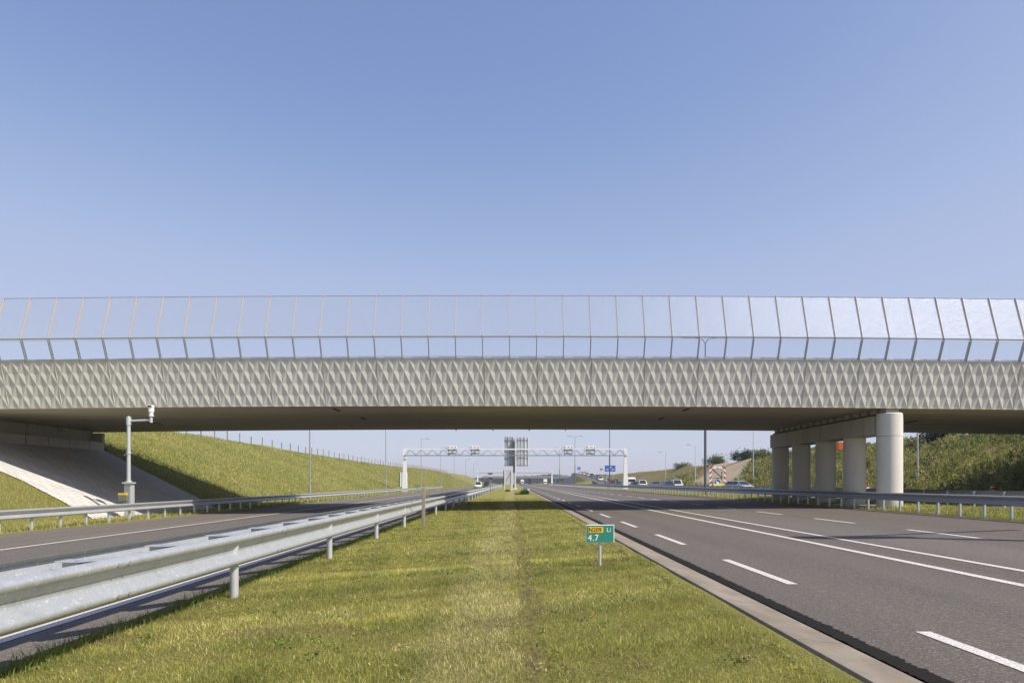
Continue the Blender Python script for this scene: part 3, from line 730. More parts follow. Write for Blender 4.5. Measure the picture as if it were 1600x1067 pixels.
# ------------------------------------------------------------------ lamp posts
def lamp_single(name, h, arm, mat, sgn):
    root = bpy.data.objects.new('street_lamp', None); COL.objects.link(root)
    m = MB().tube((0, 0, -.2), (0, 0, 1.4), .10, .095, n=12); m.tube((0, 0, 1.4), (0, 0, h), .07, .045, n=12); m.obj('pole', mat, root, smooth=True)
    m = MB().tube((0, 0, h), (sgn*arm*.35, 0, h+.08), .035, n=8); m.tube((sgn*arm*.35, 0, h+.08), (sgn*arm, 0, h+.12), .03, n=8); m.obj('arm', mat, root)
    m = MB().box(sgn*(arm+.3), 0, h+.12, .75, .28, .1); hd = m.obj('lamp_head', M['lamp'], root, bevel=.03)
    MB().box(sgn*(arm+.3), 0, h+.06, .55, .2, .03).obj('lamp_glass', M['lampglass'], hd)
    return root
def series(proto, pts, group, labels):
    for i, (p, lb) in enumerate(zip(pts, labels)):
        o = proto if i == 0 else copy_tree(proto)
        o.location = p; setp(o, lb, 'street lamp', group)
lp = lamp_single('', 10.1, 1.0, M['lamp'], 1)
LX = -18.2
ysl = [60.9, 97, 134, 170, 208, 258, 308]
nm = ['leftmost street lamp, grey pole rising from the left bank to behind the deck', 'second grey street lamp from the left, top hidden behind the deck, left of the gantry', 'street lamp with its arm in view just right of the left gantry leg',
      'street lamp in front of the left bank under the left half of the gantry beam', 'street lamp below the leftmost lane signal box', 'far street lamp just right of the leftmost lane signal box', 'farthest street lamp on the left, beside the far gantry leg']
series(lp, [(LX, y_, -.18) for y_ in ysl], 'street lamps along the left carriageway', nm)
def lamp_double(h=14.6):
    root = bpy.data.objects.new('street_lamp', None); COL.objects.link(root); mat = M['lamp_backlit']
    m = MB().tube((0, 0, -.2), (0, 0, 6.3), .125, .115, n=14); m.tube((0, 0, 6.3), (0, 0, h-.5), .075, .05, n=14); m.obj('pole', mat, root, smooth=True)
    for s in (-1, 1):
        m = MB(); P = [(0, h-.55), (.25*s, h-.2), (.6*s, h-.08), (1.3*s, h+.0)]
        for a, b in zip(P[:-1], P[1:]): m.tube((a[0], 0, a[1]), (b[0], 0, b[1]), .035, n=8)
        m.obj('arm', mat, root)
        hd = MB().box(1.75*s, 0, h+.03, .95, .32, .12).obj('lamp_head', M['lamp'], root, bevel=.03)
        MB().box(1.75*s, 0, h-.04, .8, .25, .03).obj('lamp_glass', M['lampglass'], hd)
    return root
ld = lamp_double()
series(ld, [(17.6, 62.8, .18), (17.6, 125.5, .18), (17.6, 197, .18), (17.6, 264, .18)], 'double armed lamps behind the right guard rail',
       ['tall dark double armed street lamp, its two heads seen through the bridge screens', 'double armed lamp pole just left of the right gantry leg', 'double armed lamp pole between the two right lane signal boxes', 'thin far double armed lamp pole left of the right lane signal boxes'])
lr = lamp_single('', 8.0, 1.0, M['post'], -1)
series(lr, [(34, 97, .8), (34, 128, .4), (34, 153, .2), (34, 57.5, .8)], 'single lamps beyond the slip road',
       ['grey single lamp just left of the column row, in front of the scrub bank', 'small single lamp left of the striped arrow board', 'far single lamp standing over the queue, its arm pointing left', 'single lamp pole right of the big column in front of the scrub bank'])
m = MB().box(0, 0, .55, .38, .3, 1.1); o = m.obj('switch_cabinet', M['dark_metal'], bevel=.02); o.location = (33.6, 57.5, .9); setp(o, 'dark switch cabinet at the foot of the lamp right of the big column', 'cabinet')
# boom mast standing just outside the frame at the right; its shadow crosses the carriageway
E = empty('boom_mast', (17.6, 12.6, .17), 'tall grey boom mast just outside the right edge, throwing its shadow over the lanes', 'mast')
MB().tube((0, 0, -.2), (0, 0, 11.2), .24, .2, n=18).obj('pole', M['lamp'], E, smooth=True)
MB().bar((-1.2, -.1, 10.9), (5.2, 1.7, 11.1), .14).obj('boom', M['lamp'], E)
m = MB().box(-.9, 0, 10.6, 1.7, .6, .9); m.box(-.2, .2, 10.0, .8, .5, .6); m.obj('equipment_box', M['lamp'], E, bevel=.04)

# ------------------------------------------------------------------ blue signs, arrow board, beacons
def bluesign(x0, x1, zb, zt, y, label, arrows):
    cx = (x0+x1)/2; E = empty('blue_road_sign', (cx, y, float(tz(cx, y))), label, 'sign'); zg_ = float(tz(cx, y)); w = x1-x0; h = zt-zb; zc = (zb+zt)/2-zg_
    p = MB().box(0, 0, zc, w, .08, h).obj('sign_panel', M['blue'], E)
    m = MB()
    if arrows:
        for s in (-1, 1):
            m.bar((s*w*.18, -.06, zc+h*.02), (s*w*.36, -.06, zc+h*.28), .12, .02); m.box(s*w*.28, -.06, zc-h*.12, w*.3, .02, h*.05)
            m.box(s*w*.24, -.06, zc-h*.28, w*.18, .02, h*.05)
        m.box(0, -.06, zc+h*.2, w*.22, .02, h*.22)
    else: m.box(0, -.06, zc, w*.6, .02, h*.08)
    m.obj('lettering', M['text_white'], p)
    for x_ in (-w*.3, w*.3): MB().tube((x_, .1, -.2), (x_, .1, zc+h/2), .07, n=8).obj('post', M['post'], E)
def atpx(px, y): return (px-VX)*y/F
def zpx(py, y): return EYE+(HY-py)*y/F
bluesign(atpx(945, 205), atpx(961.5, 205), zpx(736.5, 205), zpx(727, 205), 205, 'wide blue direction sign with white arrows just left of the right gantry leg', True)
bluesign(atpx(902, 430), atpx(906.8, 430), zpx(734, 430), zpx(729.3, 430), 430, 'small square blue sign above the top of the ramp', False)
bluesign(atpx(937.3, 330), atpx(941.8, 330), zpx(734.3, 330), zpx(731.6, 330), 330, 'small low blue sign halfway up the ramp, left of the wide blue sign', False)
bluesign(atpx(862, 500), atpx(870, 500), zpx(746, 500), zpx(743.7, 500), 500, 'dark blue sign fixed in front of the far overpass', False)
# arrow trailer
AY = 104; ax = atpx(1121.2, AY)
E = empty('arrow_board', (ax, AY, .25), 'red and white striped arrow board trailer with blue keep right disc beside the slip road', 'traffic sign')
zb_, zt_ = .7, 3.65
hw = 1.24; tw = .3
m = MB()
for s in (-1, 1): m.box(s*(hw-tw/2), 0, (zb_+zt_)/2, tw, .08, zt_-zb_)
m.box(0, 0, zt_-.15, 2*hw-2*tw, .08, .3); fr = m.obj('frame', M['text_white'], E)
m = MB()
for s in (-1, 1):
    for z_ in np.arange(zb_+.1, zt_-.5, .78):
        x0 = s*(hw); x1 = s*(hw-tw)
        m.add([(x0, -.045, z_), (x1, -.045, z_+.3), (x1, -.045, z_+.66), (x0, -.045, z_+.36)], [(0, 1, 2, 3)])
    m.add([(s*hw, -.046, zt_-.5), (s*hw, -.046, zt_-.15), (s*(hw-.35), -.046, zt_), (s*(hw-.7), -.046, zt_), (s*(hw-tw), -.046, zt_-.32)], [(0, 1, 2, 3, 4)])
m.add([(-.2, -.045, zt_-.28), (.2, -.045, zt_-.28), (0, -.045, zt_-.08)], [(0, 1, 2)])
m.obj('red_stripe', M['red'], fr)
for i in range(9):
    t = i/8; m = MB(); cx_ = -.75+1.35*t; cz_ = zt_-.5-1.2*t
    m.tube((cx_, -.02, cz_), (cx_, -.12, cz_), .095, n=12); m.obj('warning_lamp', M['dark_metal'], E)
for i in range(4):
    cz_ = 3.0-.32*i; m = MB().tube((.62, -.02, cz_-.25), (.62, -.12, cz_-.25), .08, n=12); m.obj('warning_lamp', M['dark_metal'], E)
for i in range(3):
    m = MB().tube((.5-.32*i, -.02, 1.86), (.5-.32*i, -.12, 1.86), .08, n=12); m.obj('warning_lamp', M['dark_metal'], E)
m = MB().bar((-.8, 0, zt_-.45), (.65, 0, zt_-1.75), .06); m.box(.62, 0, 2.3, .06, .05, 1.3); m.box(0, 0, 1.86, 1.3, .05, .06); m.obj('lamp_bar', M['dark_metal'], E)
m = MB().tube((-.07, -.10, 1.17), (-.07, -.14, 1.17), .53, n=40); dsc = m.obj('disc', M['text_white'], E); MB().tube((-.07, -.14, 1.17), (-.07, -.15, 1.17), .49, n=40).obj('disc_face', M['blue'], dsc)
m = MB(); cx_, cz_ = -.07, 1.17
m.add([(cx_-.28, -.155, cz_+.16), (cx_-.16, -.155, cz_+.28), (cx_+.10, -.155, cz_+.02), (cx_-.02, -.155, cz_-.10)], [(0, 1, 2, 3)])
m.add([(cx_+.26, -.155, cz_-.28), (cx_+.24, -.155, cz_+.16), (cx_-.18, -.155, cz_-.26)], [(0, 1, 2)]); m.obj('arrow', M['text_white'], dsc)
MB().box(.1, 0, .62, 1.6, .5, .75).obj('battery_box', M['paleyellow'], E, bevel=.03)
for s in (-1, 1):
    w_ = MB().tube((s*.95, .3, .28), (s*1.15, .3, .28), .3, n=20).obj('wheel', M['black'], E)
def beacon(loc, label, tilt=0):
    E = empty('beacon', loc, label, 'beacon', 'red and white beacons along the slip road'); E.rotation_euler = (0, tilt, 0)
    p = MB().box(0, 0, .75, .27, .04, 1.0).obj('board', M['text_white'], E, bevel=.01)
    m = MB()
    for i in range(3): m.quad((-.13, -.023, .35+i*.32), (.13, -.023, .48+i*.32), (.13, -.023, .62+i*.32), (-.13, -.023, .49+i*.32))
    m.obj('stripe', M['red'], p); MB().box(0, 0, .1, .5, .4, .2).obj('foot', M['black'], E)
    MB().tube((0, -.0, 1.25), (0, 0, 1.4), .08, n=10).obj('lamp', M['orange'], E)
beacon((29.0, 56, .02), 'red and white beacon seen between the last two columns'); beacon((28.6, 50, .02), 'red and white beacon just right of the big column'); beacon((28.9, 41.8, .0), 'leaning red and white beacon near the right edge of the view', .35)

# ------------------------------------------------------------------ fence on the crest
def crest_x(Y): return -18.8 - (lcrest(Y)+.188)/.414
yf = np.arange(50, 370, 3.5); E = empty('wire_fence', (-35, 200, 6), 'long post and wire fence along the crest of the left grass bank', 'fence')
fm = MB().box(0, 0, .45, .10, .10, 1.5).mesh('fence_post', M['fencewood']); fp = []
for i, y_ in enumerate(yf):
    x_ = float(crest_x(y_))-.4; z_ = float(tz(x_, y_)); fp.append((x_, y_, z_))
    o = link_mesh('fence_post', fm, E, (x_+35, y_-200, z_-6)); o.rotation_euler = (random.uniform(-.06, .06), random.uniform(-.06, .06), random.random()); o.scale = (1, 1, random.uniform(.88, 1.1))
m = MB()
for a, b in zip(fp[:-1], fp[1:]):
    for h_ in (.35, .7, 1.05): m.tube((a[0]+35, a[1]-200, a[2]-6+h_), (b[0]+35, b[1]-200, b[2]-6+h_), .008, n=4, caps=False)
m.obj('wire', M['galv_dull_shade'], E)

# ------------------------------------------------------------------ far overpass
E = empty('far_overpass', (10, 520, 0), 'small grey concrete overpass crossing the motorway in the far distance', 'bridge')
MB().box(5, 0, 5.1, 76, 14, .8).obj('deck', M['oldconc'], E)
MB().box(5, -7.1, 5.9, 76, .2, .75).obj('parapet', M['oldconc'], E)
for x_ in (1.7, 15.8): MB().box(x_, 0, 2.4, 1.8, 10, 4.6).obj('pier', M['bluepave'], E)
MB().box(36.5, 0, 2.5, 9, 15, 4.4).obj('abutment', M['bluepave'], E)
# dark paved lower flank of the ramp embankment in front of the overpass
V = []; yy_ = np.linspace(262, 498, 30)
for Y in yy_:
    hz_ = float(rampz(Y)); f_ = min(1, max(0, (Y-262)/150))*.92
    for q in (0, .5, 1):
        z_ = .2 + (hz_-.2)*f_*q; V.append((float(rampx(Y))-4.0-(hz_-z_)/.85-.15, Y, z_+.12))
F_ = np.array([(3*i+j, 3*i+j+1, 3*i+j+4, 3*i+j+3) for i in range(29) for j in range(2)])
o = bpy.data.objects.new('paved_bank', quads_mesh('paved_bank', np.array(V), F_, M['bluepave'])); COL.objects.link(o); setp(o, 'dark paved flank of the ramp embankment beside the far overpass', 'bank')

# ------------------------------------------------------------------ vehicles
def car_proto(paint, kind='car'):
    root = bpy.data.objects.new('parked', None); root.name = 'car'; COL.objects.link(root)
    # sections along y (front at -y): y, zbottom, ztop(belt), halfwidth
    L = 4.4
    sec = [(-2.2, .38, .58, .62), (-2.1, .25, .68, .80), (-1.5, .2, .82, .88), (-.9, .2, .95, .90), (.3, .2, .98, .90), (1.4, .2, 1.0, .89), (2.0, .25, .98, .84), (2.18, .35, .88, .74)]
    m = MB(); vs = []; 
    for (y_, zb, zt, w) in sec: vs += [(-w*.92, y_, zb), (-w, y_, zb+.25*(zt-zb)), (-w, y_, zb+.72*(zt-zb)), (-w*.9, y_, zt), (w*.9, y_, zt), (w, y_, zb+.72*(zt-zb)), (w, y_, zb+.25*(zt-zb)), (w*.92, y_, zb)]
    fs = [tuple(range(8)), tuple(range(56, 64))[::-1]]
    for i in range(7):
        for j in range(8): a = i*8+j; b = i*8+(j+1) % 8; fs.append((a, b, b+8, a+8))
    m.add(vs, fs); body = m.obj('body', paint, root, smooth=True)
    zt_ = 1.45 if kind == 'car' else 1.75
    yr0, yr1 = (-.35, 1.35) if kind == 'car' else (-.5, 1.95)
    def ring(y_, z_, w): return [(-w, y_, z_), (w, y_, z_)]
    P = [(-1.0, .93, .78), (yr0, zt_-.06, .62), (yr1, zt_-.06, .62), (2.05, .96, .74)]
    m = MB(); vs = []
    for (y_, z_, w) in P: vs += ring(y_, z_, w)
    m.add(vs, [(0, 1, 3, 2), (4, 5, 7, 6), (0, 2, 4, 6), (1, 7, 5, 3), (2, 3, 5, 4)]); m.obj('window', M['glass'], root)
    m = MB(); m.add([(-.62, yr0, zt_-.055), (.62, yr0, zt_-.055), (.62, yr1, zt_-.055), (-.62, yr1, zt_-.055), (-.5, yr0+.15, zt_), (.5, yr0+.15, zt_), (.5, yr1-.1, zt_), (-.5, yr1-.1, zt_)],
        [(0, 1, 5, 4), (1, 2, 6, 5), (2, 3, 7, 6), (3, 0, 4, 7), (4, 5, 6, 7)])
    for s in (-1, 1):
        m.bar((s*.78, -1.0, .94), (s*.62, yr0, zt_-.05), .05); m.bar((s*.62, yr1, zt_-.05), (s*.74, 2.05, .96), .07); m.bar((s*.80, .45, .96), (s*.62, .45, zt_-.05), .05)
    m.obj('roof', paint, root, smooth=False)
    for s in (-1, 1):
        for y_ in (-1.35, 1.35):
            w_ = MB().tube((s*.70, y_, .32), (s*.90, y_, .32), .32, n=20).obj('wheel', M['black'], root)
            MB().tube((s*.89, y_, .32), (s*.915, y_, .32), .2, n=12).obj('rim', M['galv_dull_shade'], w_)
        MB().box(s*.62, -2.12, .62, .3, .12, .13).obj('headlight', M['lampglass'], root)
        MB().box(s*.68, 2.12, .8, .22, .1, .16).obj('tail_light', M['redlamp'], root)
        MB().box(s*.98, -.75, .98, .16, .1, .12).obj('mirror', paint, root)
    MB().box(0, 2.19, .62, .52, .02, .11).obj('number_plate', M['yellow'], root); MB().box(0, -2.21, .42, .52, .02, .11).obj('number_plate', M['yellow'], root)
    return root
protos = {}
def car(col, kind, loc, rz, label, group):
    key = (col, kind)
    if key not in protos: protos[key] = o = car_proto(M['car_'+col], kind)
    else: o = copy_tree(protos[key])
    o.location = loc; o.rotation_euler = (0, 0, rz); setp(o, label, 'car', group); return o
def slipz(Y): return .25
G1 = 'cars on the slip road'
car('silver', 'car', (atpx(1156, 86), 86, .22), .35, 'silver grey car with dark windows right of the striped arrow board', G1)
car('white', 'suv', (atpx(1057, 124), 124, .22), 0, 'white car low behind the rail left of the arrow board', G1)
car('blue', 'car', (atpx(1044, 122), 122, .22), 0, 'blue car beside the white one left of the arrow board', G1)
car('grey', 'car', (atpx(1024, 136), 136, .22), 0, 'dark grey car in the middle of the slip road queue', G1)
car('white', 'suv', (atpx(1003.5, 149), 149, .22), 0, 'white tall car right of the white box lorry', G1)
car('black', 'car', (atpx(992.5, 152), 152, .22), 0, 'black car directly right of the white box lorry', G1)
car('blue', 'car', (atpx(965, 178), 178, .3), 0, 'blue car at the foot of the ramp right of the red car', G1)
car('red', 'suv', (atpx(957, 178), 178, .3), 0, 'red car at the foot of the ramp above the green plate', G1)
# lorry
def lorry(loc, label, G=None, w=2.4, h=3.2):
    E = empty('box_lorry', loc, label, 'lorry', G)
    MB().box(0, 1.0, .55+h/2, w, 6, h-.4).obj('cargo_box', M['white'], E, bevel=.04)
    MB().box(0, -2.3, 1.35, w*.9, 1.6, 1.7).obj('cab', M['car_white'], E, bevel=.1); MB().box(0, -3.11, 1.7, w*.8, .03, .6).obj('windscreen', M['glass'], E)
    MB().box(0, 4.01, .95+h/2-.4, w*.86, .02, h-.9).obj('rear_door', M['signback'], E)
    for s in (-1, 1):
        for y_ in (-2.3, 2.6): MB().tube((s*(w/2-.3), y_, .45), (s*(w/2), y_, .45), .45, n=18).obj('wheel', M['black'], E)
    return E
lorry((atpx(984, 165), 165, .22), 'white box lorry immediately right of the right gantry leg', w=2.0, h=2.1)
lorry((atpx(852, 470), 470, .1), 'white lorry under the far overpass near its right pier', w=2.5, h=3.4)
lorry((atpx(816, 540), 540, .0), 'white lorry under the far overpass left of its left pier', w=2.5, h=3.4)
# oncoming on the left carriageway
G2 = 'oncoming cars on the left carriageway'
car('white', 'suv', (-9.5, 182, -.09), 0, 'white oncoming car beside the far end of the median guard rail', G2)
car('black', 'suv', (-8.0, 196, -.08), 0, 'black oncoming car right behind the white one', G2)
car('grey', 'car', (-6.4, 300, -.06), 0, 'dark oncoming car farthest away on the left carriageway', G2)
# queue on the ramp
G3 = 'queue of cars up the ramp'
cols = ['black', 'grey', 'silver', 'white', 'blue', 'grey', 'black', 'silver', 'red', 'white', 'grey', 'black', 'white', 'silver']
for i, c in enumerate(cols):
    Y = 196 + i*20.5; sl_ = math.atan(18/310)
    o = car(c, 'suv' if i % 3 == 0 else 'car', (rampx(Y)+random.uniform(-.5, 1.6), Y, rampz(Y)+.04), -sl_, '%s car number %d in the queue counted from the foot of the ramp' % (c, i+1), G3)
    o['label'] = ['black tall car at the foot of the ramp queue, right below the wide blue sign', 'dark grey car second up the ramp queue', 'silver car third up the ramp queue, behind the dark grey one', 'white tall car fourth up the ramp queue',
     'blue car fifth up the ramp queue, behind the white one', 'dark grey car sixth up the ramp queue', 'black tall car halfway up the ramp queue', 'silver car above the middle of the ramp queue', 'red car high up the ramp queue',
     'white tall car high up the ramp queue, behind the red car', 'dark grey car near the top of the ramp queue', 'black car near the top of the ramp queue', 'white tall car second from the top of the ramp queue', 'silver car at the very top of the ramp queue'][i]

# ------------------------------------------------------------------ vegetation
def blades(name, x0, x1, y0, y1, n, hmin, hmax, wid, zfun, colfun, powr=1.0, seed=1, keep=None):
    r = np.random.default_rng(seed)
    Y = y0 + (y1-y0)*r.random(n)**powr; X = r.uniform(x0, x1, n)
    cl = .5+.5*wav(X*3, Y*3, 1.1)
    if keep is not None:
        k_ = keep(X, Y, r); X, Y, cl = X[k_], Y[k_], cl[k_]; n = len(X)
    h = r.uniform(hmin, hmax, n)*(.6+.8*np.clip(cl, 0, 1)); w = wid*r.uniform(.6, 1.4, n)*(1+Y/30*1.0)
    an = r.uniform(0, 2*np.pi, n); lean = r.uniform(.15, 1.0, n)*h; la = r.uniform(0, 2*np.pi, n)
    dx, dy = np.cos(an)*w/2, np.sin(an)*w/2; lx, ly = np.cos(la)*lean, np.sin(la)*lean
    Z = zfun(X, Y)-.01
    V = np.empty((n, 5, 3))
    V[:, 0] = np.stack([X-dx, Y-dy, Z], 1); V[:, 1] = np.stack([X+dx, Y+dy, Z], 1)
    V[:, 2] = np.stack([X+dx*.7+lx*.35, Y+dy*.7+ly*.35, Z+h*.6], 1); V[:, 3] = np.stack([X-dx*.7+lx*.35, Y-dy*.7+ly*.35, Z+h*.6], 1)
    V[:, 4] = np.stack([X+lx, Y+ly, Z+h*.95], 1)
    b = np.arange(n)[:, None]*5
    F3 = np.concatenate([b+np.array([[0, 1, 2]]), b+np.array([[0, 2, 3]]), b+np.array([[3, 2, 4]])])
    T = np.repeat(colfun(X, Y, r)[:, None, :], 5, 1).reshape(-1, 3)
    o = bpy.data.objects.new(name, quads_mesh(name, V.reshape(-1, 3), F3, M['blade'], T)); COL.objects.link(o)
    return setp(o, None, None, None, 'stuff')
C_G = np.array([.17, .22, .04]); C_Y = np.array([.49, .455, .11]); C_S = np.array([.72, .64, .31]); C_B = np.array([.28, .20, .12])
def colmed(X, Y, r):
    n = len(X); a = np.clip(.55+.55*wav(X*2.2, Y*1.5, 1.0)+.45*wav(X*7+3, Y*5, 1.0)+r.normal(0, .2, n), 0, 1)[:, None]
    c = C_G*(1-a)+C_Y*a
    wob = X+.3*wav(X, Y, 2.0)
    dry = ((wob > -.8) & (wob < .1))*.34 + .08 + .4*np.clip(wav(X*1.3+9, Y*1.1, .9), 0, 1)+.4*np.clip(wav(X*5+1, Y*4, 1.0)-.2, 0, 1)
    s = (r.random(n) < dry)[:, None]; c = np.where(s, C_S*r.uniform(.7, 1.1, (n, 1)), c)
    s = (r.random(n) < .06+.3*np.clip(wav(X+3, Y, 2.1)-.35, 0, 1))[:, None]; c = np.where(s, C_B, c)
    brn = ((wav(X*1.2+5, Y*2.5, 1.2) > .5) & (r.random(n) < .65)) | ((np.abs(X+.04*wav(X, Y, 2)-.18) < .12) & (r.random(n) < .5)); c = np.where(brn[:, None], C_B*.9, c)
    return c*r.uniform(.6, 1.25, (n, 1))*(1+.34*wav(X*2.8+1, Y*1.6, 1.0)+.28*wav(X*9, Y*6, 1.0))[:, None]
def keepmed(X, Y, r):
    rut = (np.abs(X+.04*wav(X, Y, 2)-.18) < .065+.04*wav(X*.2, Y, 1.3)) & (r.random(len(X)) < .8)
    edge = (X < -3.95+.1*wav(X, Y, 3)) | (X > 2.30+.10*wav(X*.1, Y*1.5, 3)+r.normal(0, .04, len(X)))
    bare = (wav(X*1.2+5, Y*2.5, 1.2) > .5) & (r.random(len(X)) < .35)
    return ~(rut | edge | bare)
blades('grass_blades', -4.1, 2.45, 3.6, 12, 190000, .018, .062, .0036, tz, colmed, 1.25, 1, keepmed)
blades('grass_blades', -4.1, 2.45, 12, 60, 170000, .025, .07, .0048, tz, colmed, 1.5, 2, keepmed)
blades('grass_tufts', -4.1, -3.7, 3.6, 40, 9000, .06, .16, .005, tz, lambda X, Y, r: C_G*r.uniform(.6, 1.4, (len(X), 1))+0*C_Y, 1.5, 3)
def colbank(X, Y, r):
    n = len(X); a = np.clip(.5+.5*wav(X, Y, .35)+r.normal(0, .25, n), 0, 1)[:, None]; c = C_G*1.05*(1-a)+C_Y*a*.95
    s = (r.random(n) < .25+.3*np.clip(wav(X*.7, Y*.7, .2), 0, 1))[:, None]; return np.where(s, C_S*.75, c)*r.uniform(.75, 1.15, (n, 1))
def keepslope(X, Y, r):
    pav = (X < -18.6) & (X > -28.6) & (Y > np.interp(-X, [18.75, 20.5, 22.8, 28.5], [30.5, 31.2, 31.85, 32.1])) & (Y < np.interp(-X, [18.6, 20.25, 24.3, 28.5], [43, 43.9, 45.2, 46.6]))
    return ~(pav | ((X < -27.8) & (Y > 30.5) & (Y < 47.6)))
blades('bank_grass', -30, -15.9, 17, 52, 70000, .05, .16, .008, tz, colbank, 1.2, 4, keepslope)
blades('bank_grass', -36.5, -15.9, 43, 330, 190000, .08, .26, .010, tz, colbank, 2.3, 5, keepslope)
blades('verge_grass', 16.65, 22.8, 17, 110, 60000, .05, .15, .009, tz, colbank, 1.6, 6, lambda X, Y, r: ~((np.abs(X-18.15) < 1.0) & (Y > 32.3) & (Y < 38.5)))
# leaf clouds
def leafcloud(name, P, size, base, var, mat, seed, parent=None, label=None):
    r = np.random.default_rng(seed); n = len(P)
    u = r.normal(size=(n, 3)); u /= np.linalg.norm(u, axis=1)[:, None]; v = r.normal(size=(n, 3)); v -= (v*u).sum(1)[:, None]*u; v /= np.linalg.norm(v, axis=1)[:, None]
    if name == 'hillside_scrub': u = u*np.array([.5, .5, 1.6]); v = v*np.array([1, 1, .5])
    s = (size*r.uniform(.5, 1.3, n))[:, None] if np.isscalar(size) else (size*r.uniform(.5, 1.3, n))[:, None]
    u = u*s; v = v*s*.55
    V = np.stack([P-u, P-v, P+u, P+v], 1).reshape(-1, 3); F_ = np.arange(n*4).reshape(n, 4)
    T = np.repeat(base[:, None, :]*r.uniform(1-var, 1+var, (n, 1, 1)), 4, 1).reshape(-1, 3)
    o = bpy.data.objects.new(name, quads_mesh(name, V, F_, mat, T)); COL.objects.link(o)
    if parent: o.parent = parent
    return o
# scrub on the right bank: upright bushy plants
r = np.random.default_rng(21); P = []; B = []
nplant = 7500
pal = np.array([[.16, .20, .045], [.24, .26, .065], [.36, .34, .11], [.08, .11, .035], [.46, .38, .21], [.28, .21, .14]])
X0 = r.uniform(31.0, 52, nplant); Y0 = 40+ (150-40)*r.random(nplant)**1.25
yb2 = Y0-2.1*(X0-31)-3*wav(X0, Y0, .3); bare = ((yb2 > 98) & (yb2 < 124) & (X0 > 32)) | ((yb2 > 98) & (r.random(nplant) < .55))
cutl = (Y0-95) > (X0-31)*3.2
ok_ = ~bare
X0, Y0 = X0[ok_], Y0[ok_]
hh = (.4+1.0*r.random(len(X0))**2)*np.where(X0 > 41.5, .4, 1.0)*(.8+.5*np.clip(wav(X0, Y0, .4), -.5, 1)); Z0 = tz(X0, Y0)
pt = np.clip((2.2+1.8*wav(X0, Y0, .22)+r.normal(0, 1.0, len(X0))), 0, 5).astype(int)
for i in range(len(X0)):
    nl = int(48 if Y0[i] < 90 else 26); q = r.random(nl)**.8
    rad = .55*hh[i]*(1.05-q)+.08
    a = r.uniform(0, 6.28, nl); rr_ = rad*np.sqrt(r.random(nl))
    P.append(np.stack([X0[i]+np.cos(a)*rr_, Y0[i]+np.sin(a)*rr_, Z0[i]+q*hh[i]*1.25], 1)); B.append(np.tile(pal[pt[i]]*(.7+.5*r.random()), (nl, 1)))
P = np.concatenate(P); B = np.concatenate(B)
o = leafcloud('hillside_scrub', P, np.where(P[:, 1] < 90, .075, .11), B, .35, M['leaf'], 5); setp(o, kind='stuff')
def shrub(loc, rx, h, n_, label, col=(.08, .11, .03), size=.16, cat='shrub', trunk=True, group=None, seed=1):
    E = empty('shrub', loc, label, cat, group); rr = np.random.default_rng(seed); n = n_*2
    nc = 12; cs = np.stack([rr.normal(0, rx*.45, nc), rr.normal(0, rx*.45, nc), rr.uniform(.05*h, .62*h, nc)], 1); k_ = rr.integers(0, nc, n)
    P = cs[k_] + rr.normal(size=(n, 3))*np.array([rx*.27, rx*.27, h*.17]); P[:, 2] = np.abs(P[:, 2])-.1
    base = np.tile(np.array(col), (n, 1))*(.7+.6*rr.random(nc))[k_][:, None]
    leafcloud('crown', P, size, base, .35, M['leaf'], seed, E)
    m = MB(); 
    for c in cs[:4]: m.tube((0, 0, -.3), tuple(c*.7), .03, .012, n=6)
    m.obj('trunk', M['bark'], E); return E
def onbank(px, y, x=None): X_ = atpx(px, y); return (X_, y, float(tz(X_, y))-.45)
shrub(onbank(1120, 152), 1.9, 3.0, 1500, 'round green shrub on the crest above the striped arrow board', (.09, .12, .035), seed=2)
shrub(onbank(1170, 133), 2.3, 2.6, 1800, 'dark green shrub on the crest left of the columns', (.05, .08, .03), seed=3)
shrub(onbank(1066, 178), 2.0, 2.0, 1000, 'small grey green shrub on the far right crest', (.10, .13, .05), seed=4)
shrub(onbank(1470, 74), 1.6, 2.0, 1500, 'dark shrub on the crest right of the big column, against the deck edge', (.03, .045, .02), seed=5)
shrub(onbank(1198, 125), 2.2, 2.0, 1500, 'olive shrub on the crest directly left of the pier beam', (.11, .13, .04), seed=15)
shrub((1.05, 80, .02), .6, .75, 900, 'low dark shrub beside the far green kilometre sign', (.06, .09, .025), .07, seed=6)
shrub((-1.0, 108, .02), .5, .5, 500, 'small shrub under the grey back of the median sign', (.08, .10, .03), .06, seed=7)
shrub((-35.9, 66, 6.6), .5, .8, 300, 'bare little bush at the fence on the left crest', (.14, .12, .08), .05, seed=8)
shrub((.72, 6.9, .03), .13, .12, 220, 'small bright green leafy weed in the near grass median', (.10, .22, .03), .018, 'weed', seed=9)
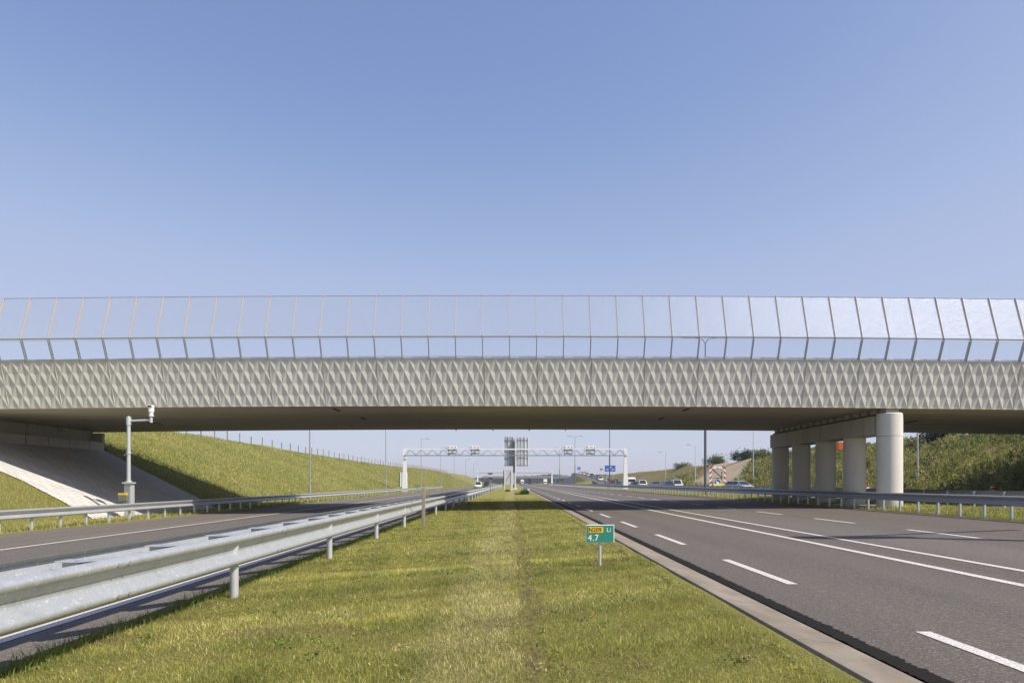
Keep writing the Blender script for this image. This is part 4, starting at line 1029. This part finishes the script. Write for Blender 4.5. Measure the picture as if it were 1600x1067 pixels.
# broad-leaved weeds scattered in the turf
rr_w = np.random.default_rng(77); nw = 130; wx = rr_w.uniform(-3.8, 2.2, nw); wy = 5+18*rr_w.random(nw)**1.4; P = []; B = []
for i in range(nw):
    nl = rr_w.integers(10, 40); sc_ = rr_w.uniform(.03, .10); P.append(np.stack([wx[i]+rr_w.normal(0, sc_, nl), wy[i]+rr_w.normal(0, sc_, nl), float(tz(wx[i], wy[i]))+rr_w.uniform(.01, .05+sc_*.5, nl)], 1))
    B.append(np.tile(np.array([[.10, .21, .03], [.07, .14, .03], [.30, .32, .05], [.42, .33, .16]][rr_w.integers(0, 4)]), (nl, 1)))
o = leafcloud('turf_weeds', np.concatenate(P), .016, np.concatenate(B), .3, M['leaf'], 78); setp(o, kind='stuff')
# distant woodland
def wood(name, x0, x1, y, h, n, seed, col):
    rr = np.random.default_rng(seed); X = rr.uniform(x0, x1, n); hx = h*(.75+.35*wav(X, 0*X, .05)+.12*wav(X, 0*X, .4)); Z = rr.random(n)**.7*np.maximum(hx, 1)
    P = np.stack([X, y+rr.normal(0, 8, n), Z], 1); o = leafcloud(name, P, .9, np.tile(np.array(col), (n, 1)), .4, M['leaf'], seed); setp(o, kind='stuff')
wood('distant_woodland', -80, 160, 760, 10, 26000, 31, (.07, .095, .05))
wood('ramp_top_thicket', 46, 80, 535, 8.5, 4000, 33, (.08, .10, .06))
# orange container on the crest, seen between columns
px_, cy_ = 1311, 92; cz_ = float(tz(atpx(px_, cy_), cy_))
E = empty('site_container', (atpx(px_, cy_), cy_, cz_+.2), 'orange site container with a blue door on the crest, seen between the columns', 'container')
b_ = MB().box(0, 0, .55, 1.2, 2.0, 1.1).obj('container_body', M['orange'], E, bevel=.03); MB().box(.3, -1.01, .55, .35, .02, .8).obj('door', M['blue'], E)
m = MB(); 
for x_ in (-.5, -.3, -.1, .1): m.box(x_, -1.01, .55, .05, .03, 1.0)
m.obj('rib', M['orange'], b_)

# ------------------------------------------------------------------ haze
hz = MB().box(0, 470, 15, 700, 1060, 33.5)
km = bpy.data.materials.new('haze_air'); km.use_nodes = True; nt = km.node_tree; nt.nodes.remove(nt.nodes['Principled BSDF'])
pv = nt.nodes.new('ShaderNodeVolumePrincipled'); pv.inputs['Density'].default_value = .0003; pv.inputs['Color'].default_value = (.86, .89, 1, 1); pv.inputs['Anisotropy'].default_value = .2
nt.links.new(pv.outputs[0], nt.nodes['Material Output'].inputs['Volume'])
ho = hz.obj('haze', km); setp(ho, kind='stuff')
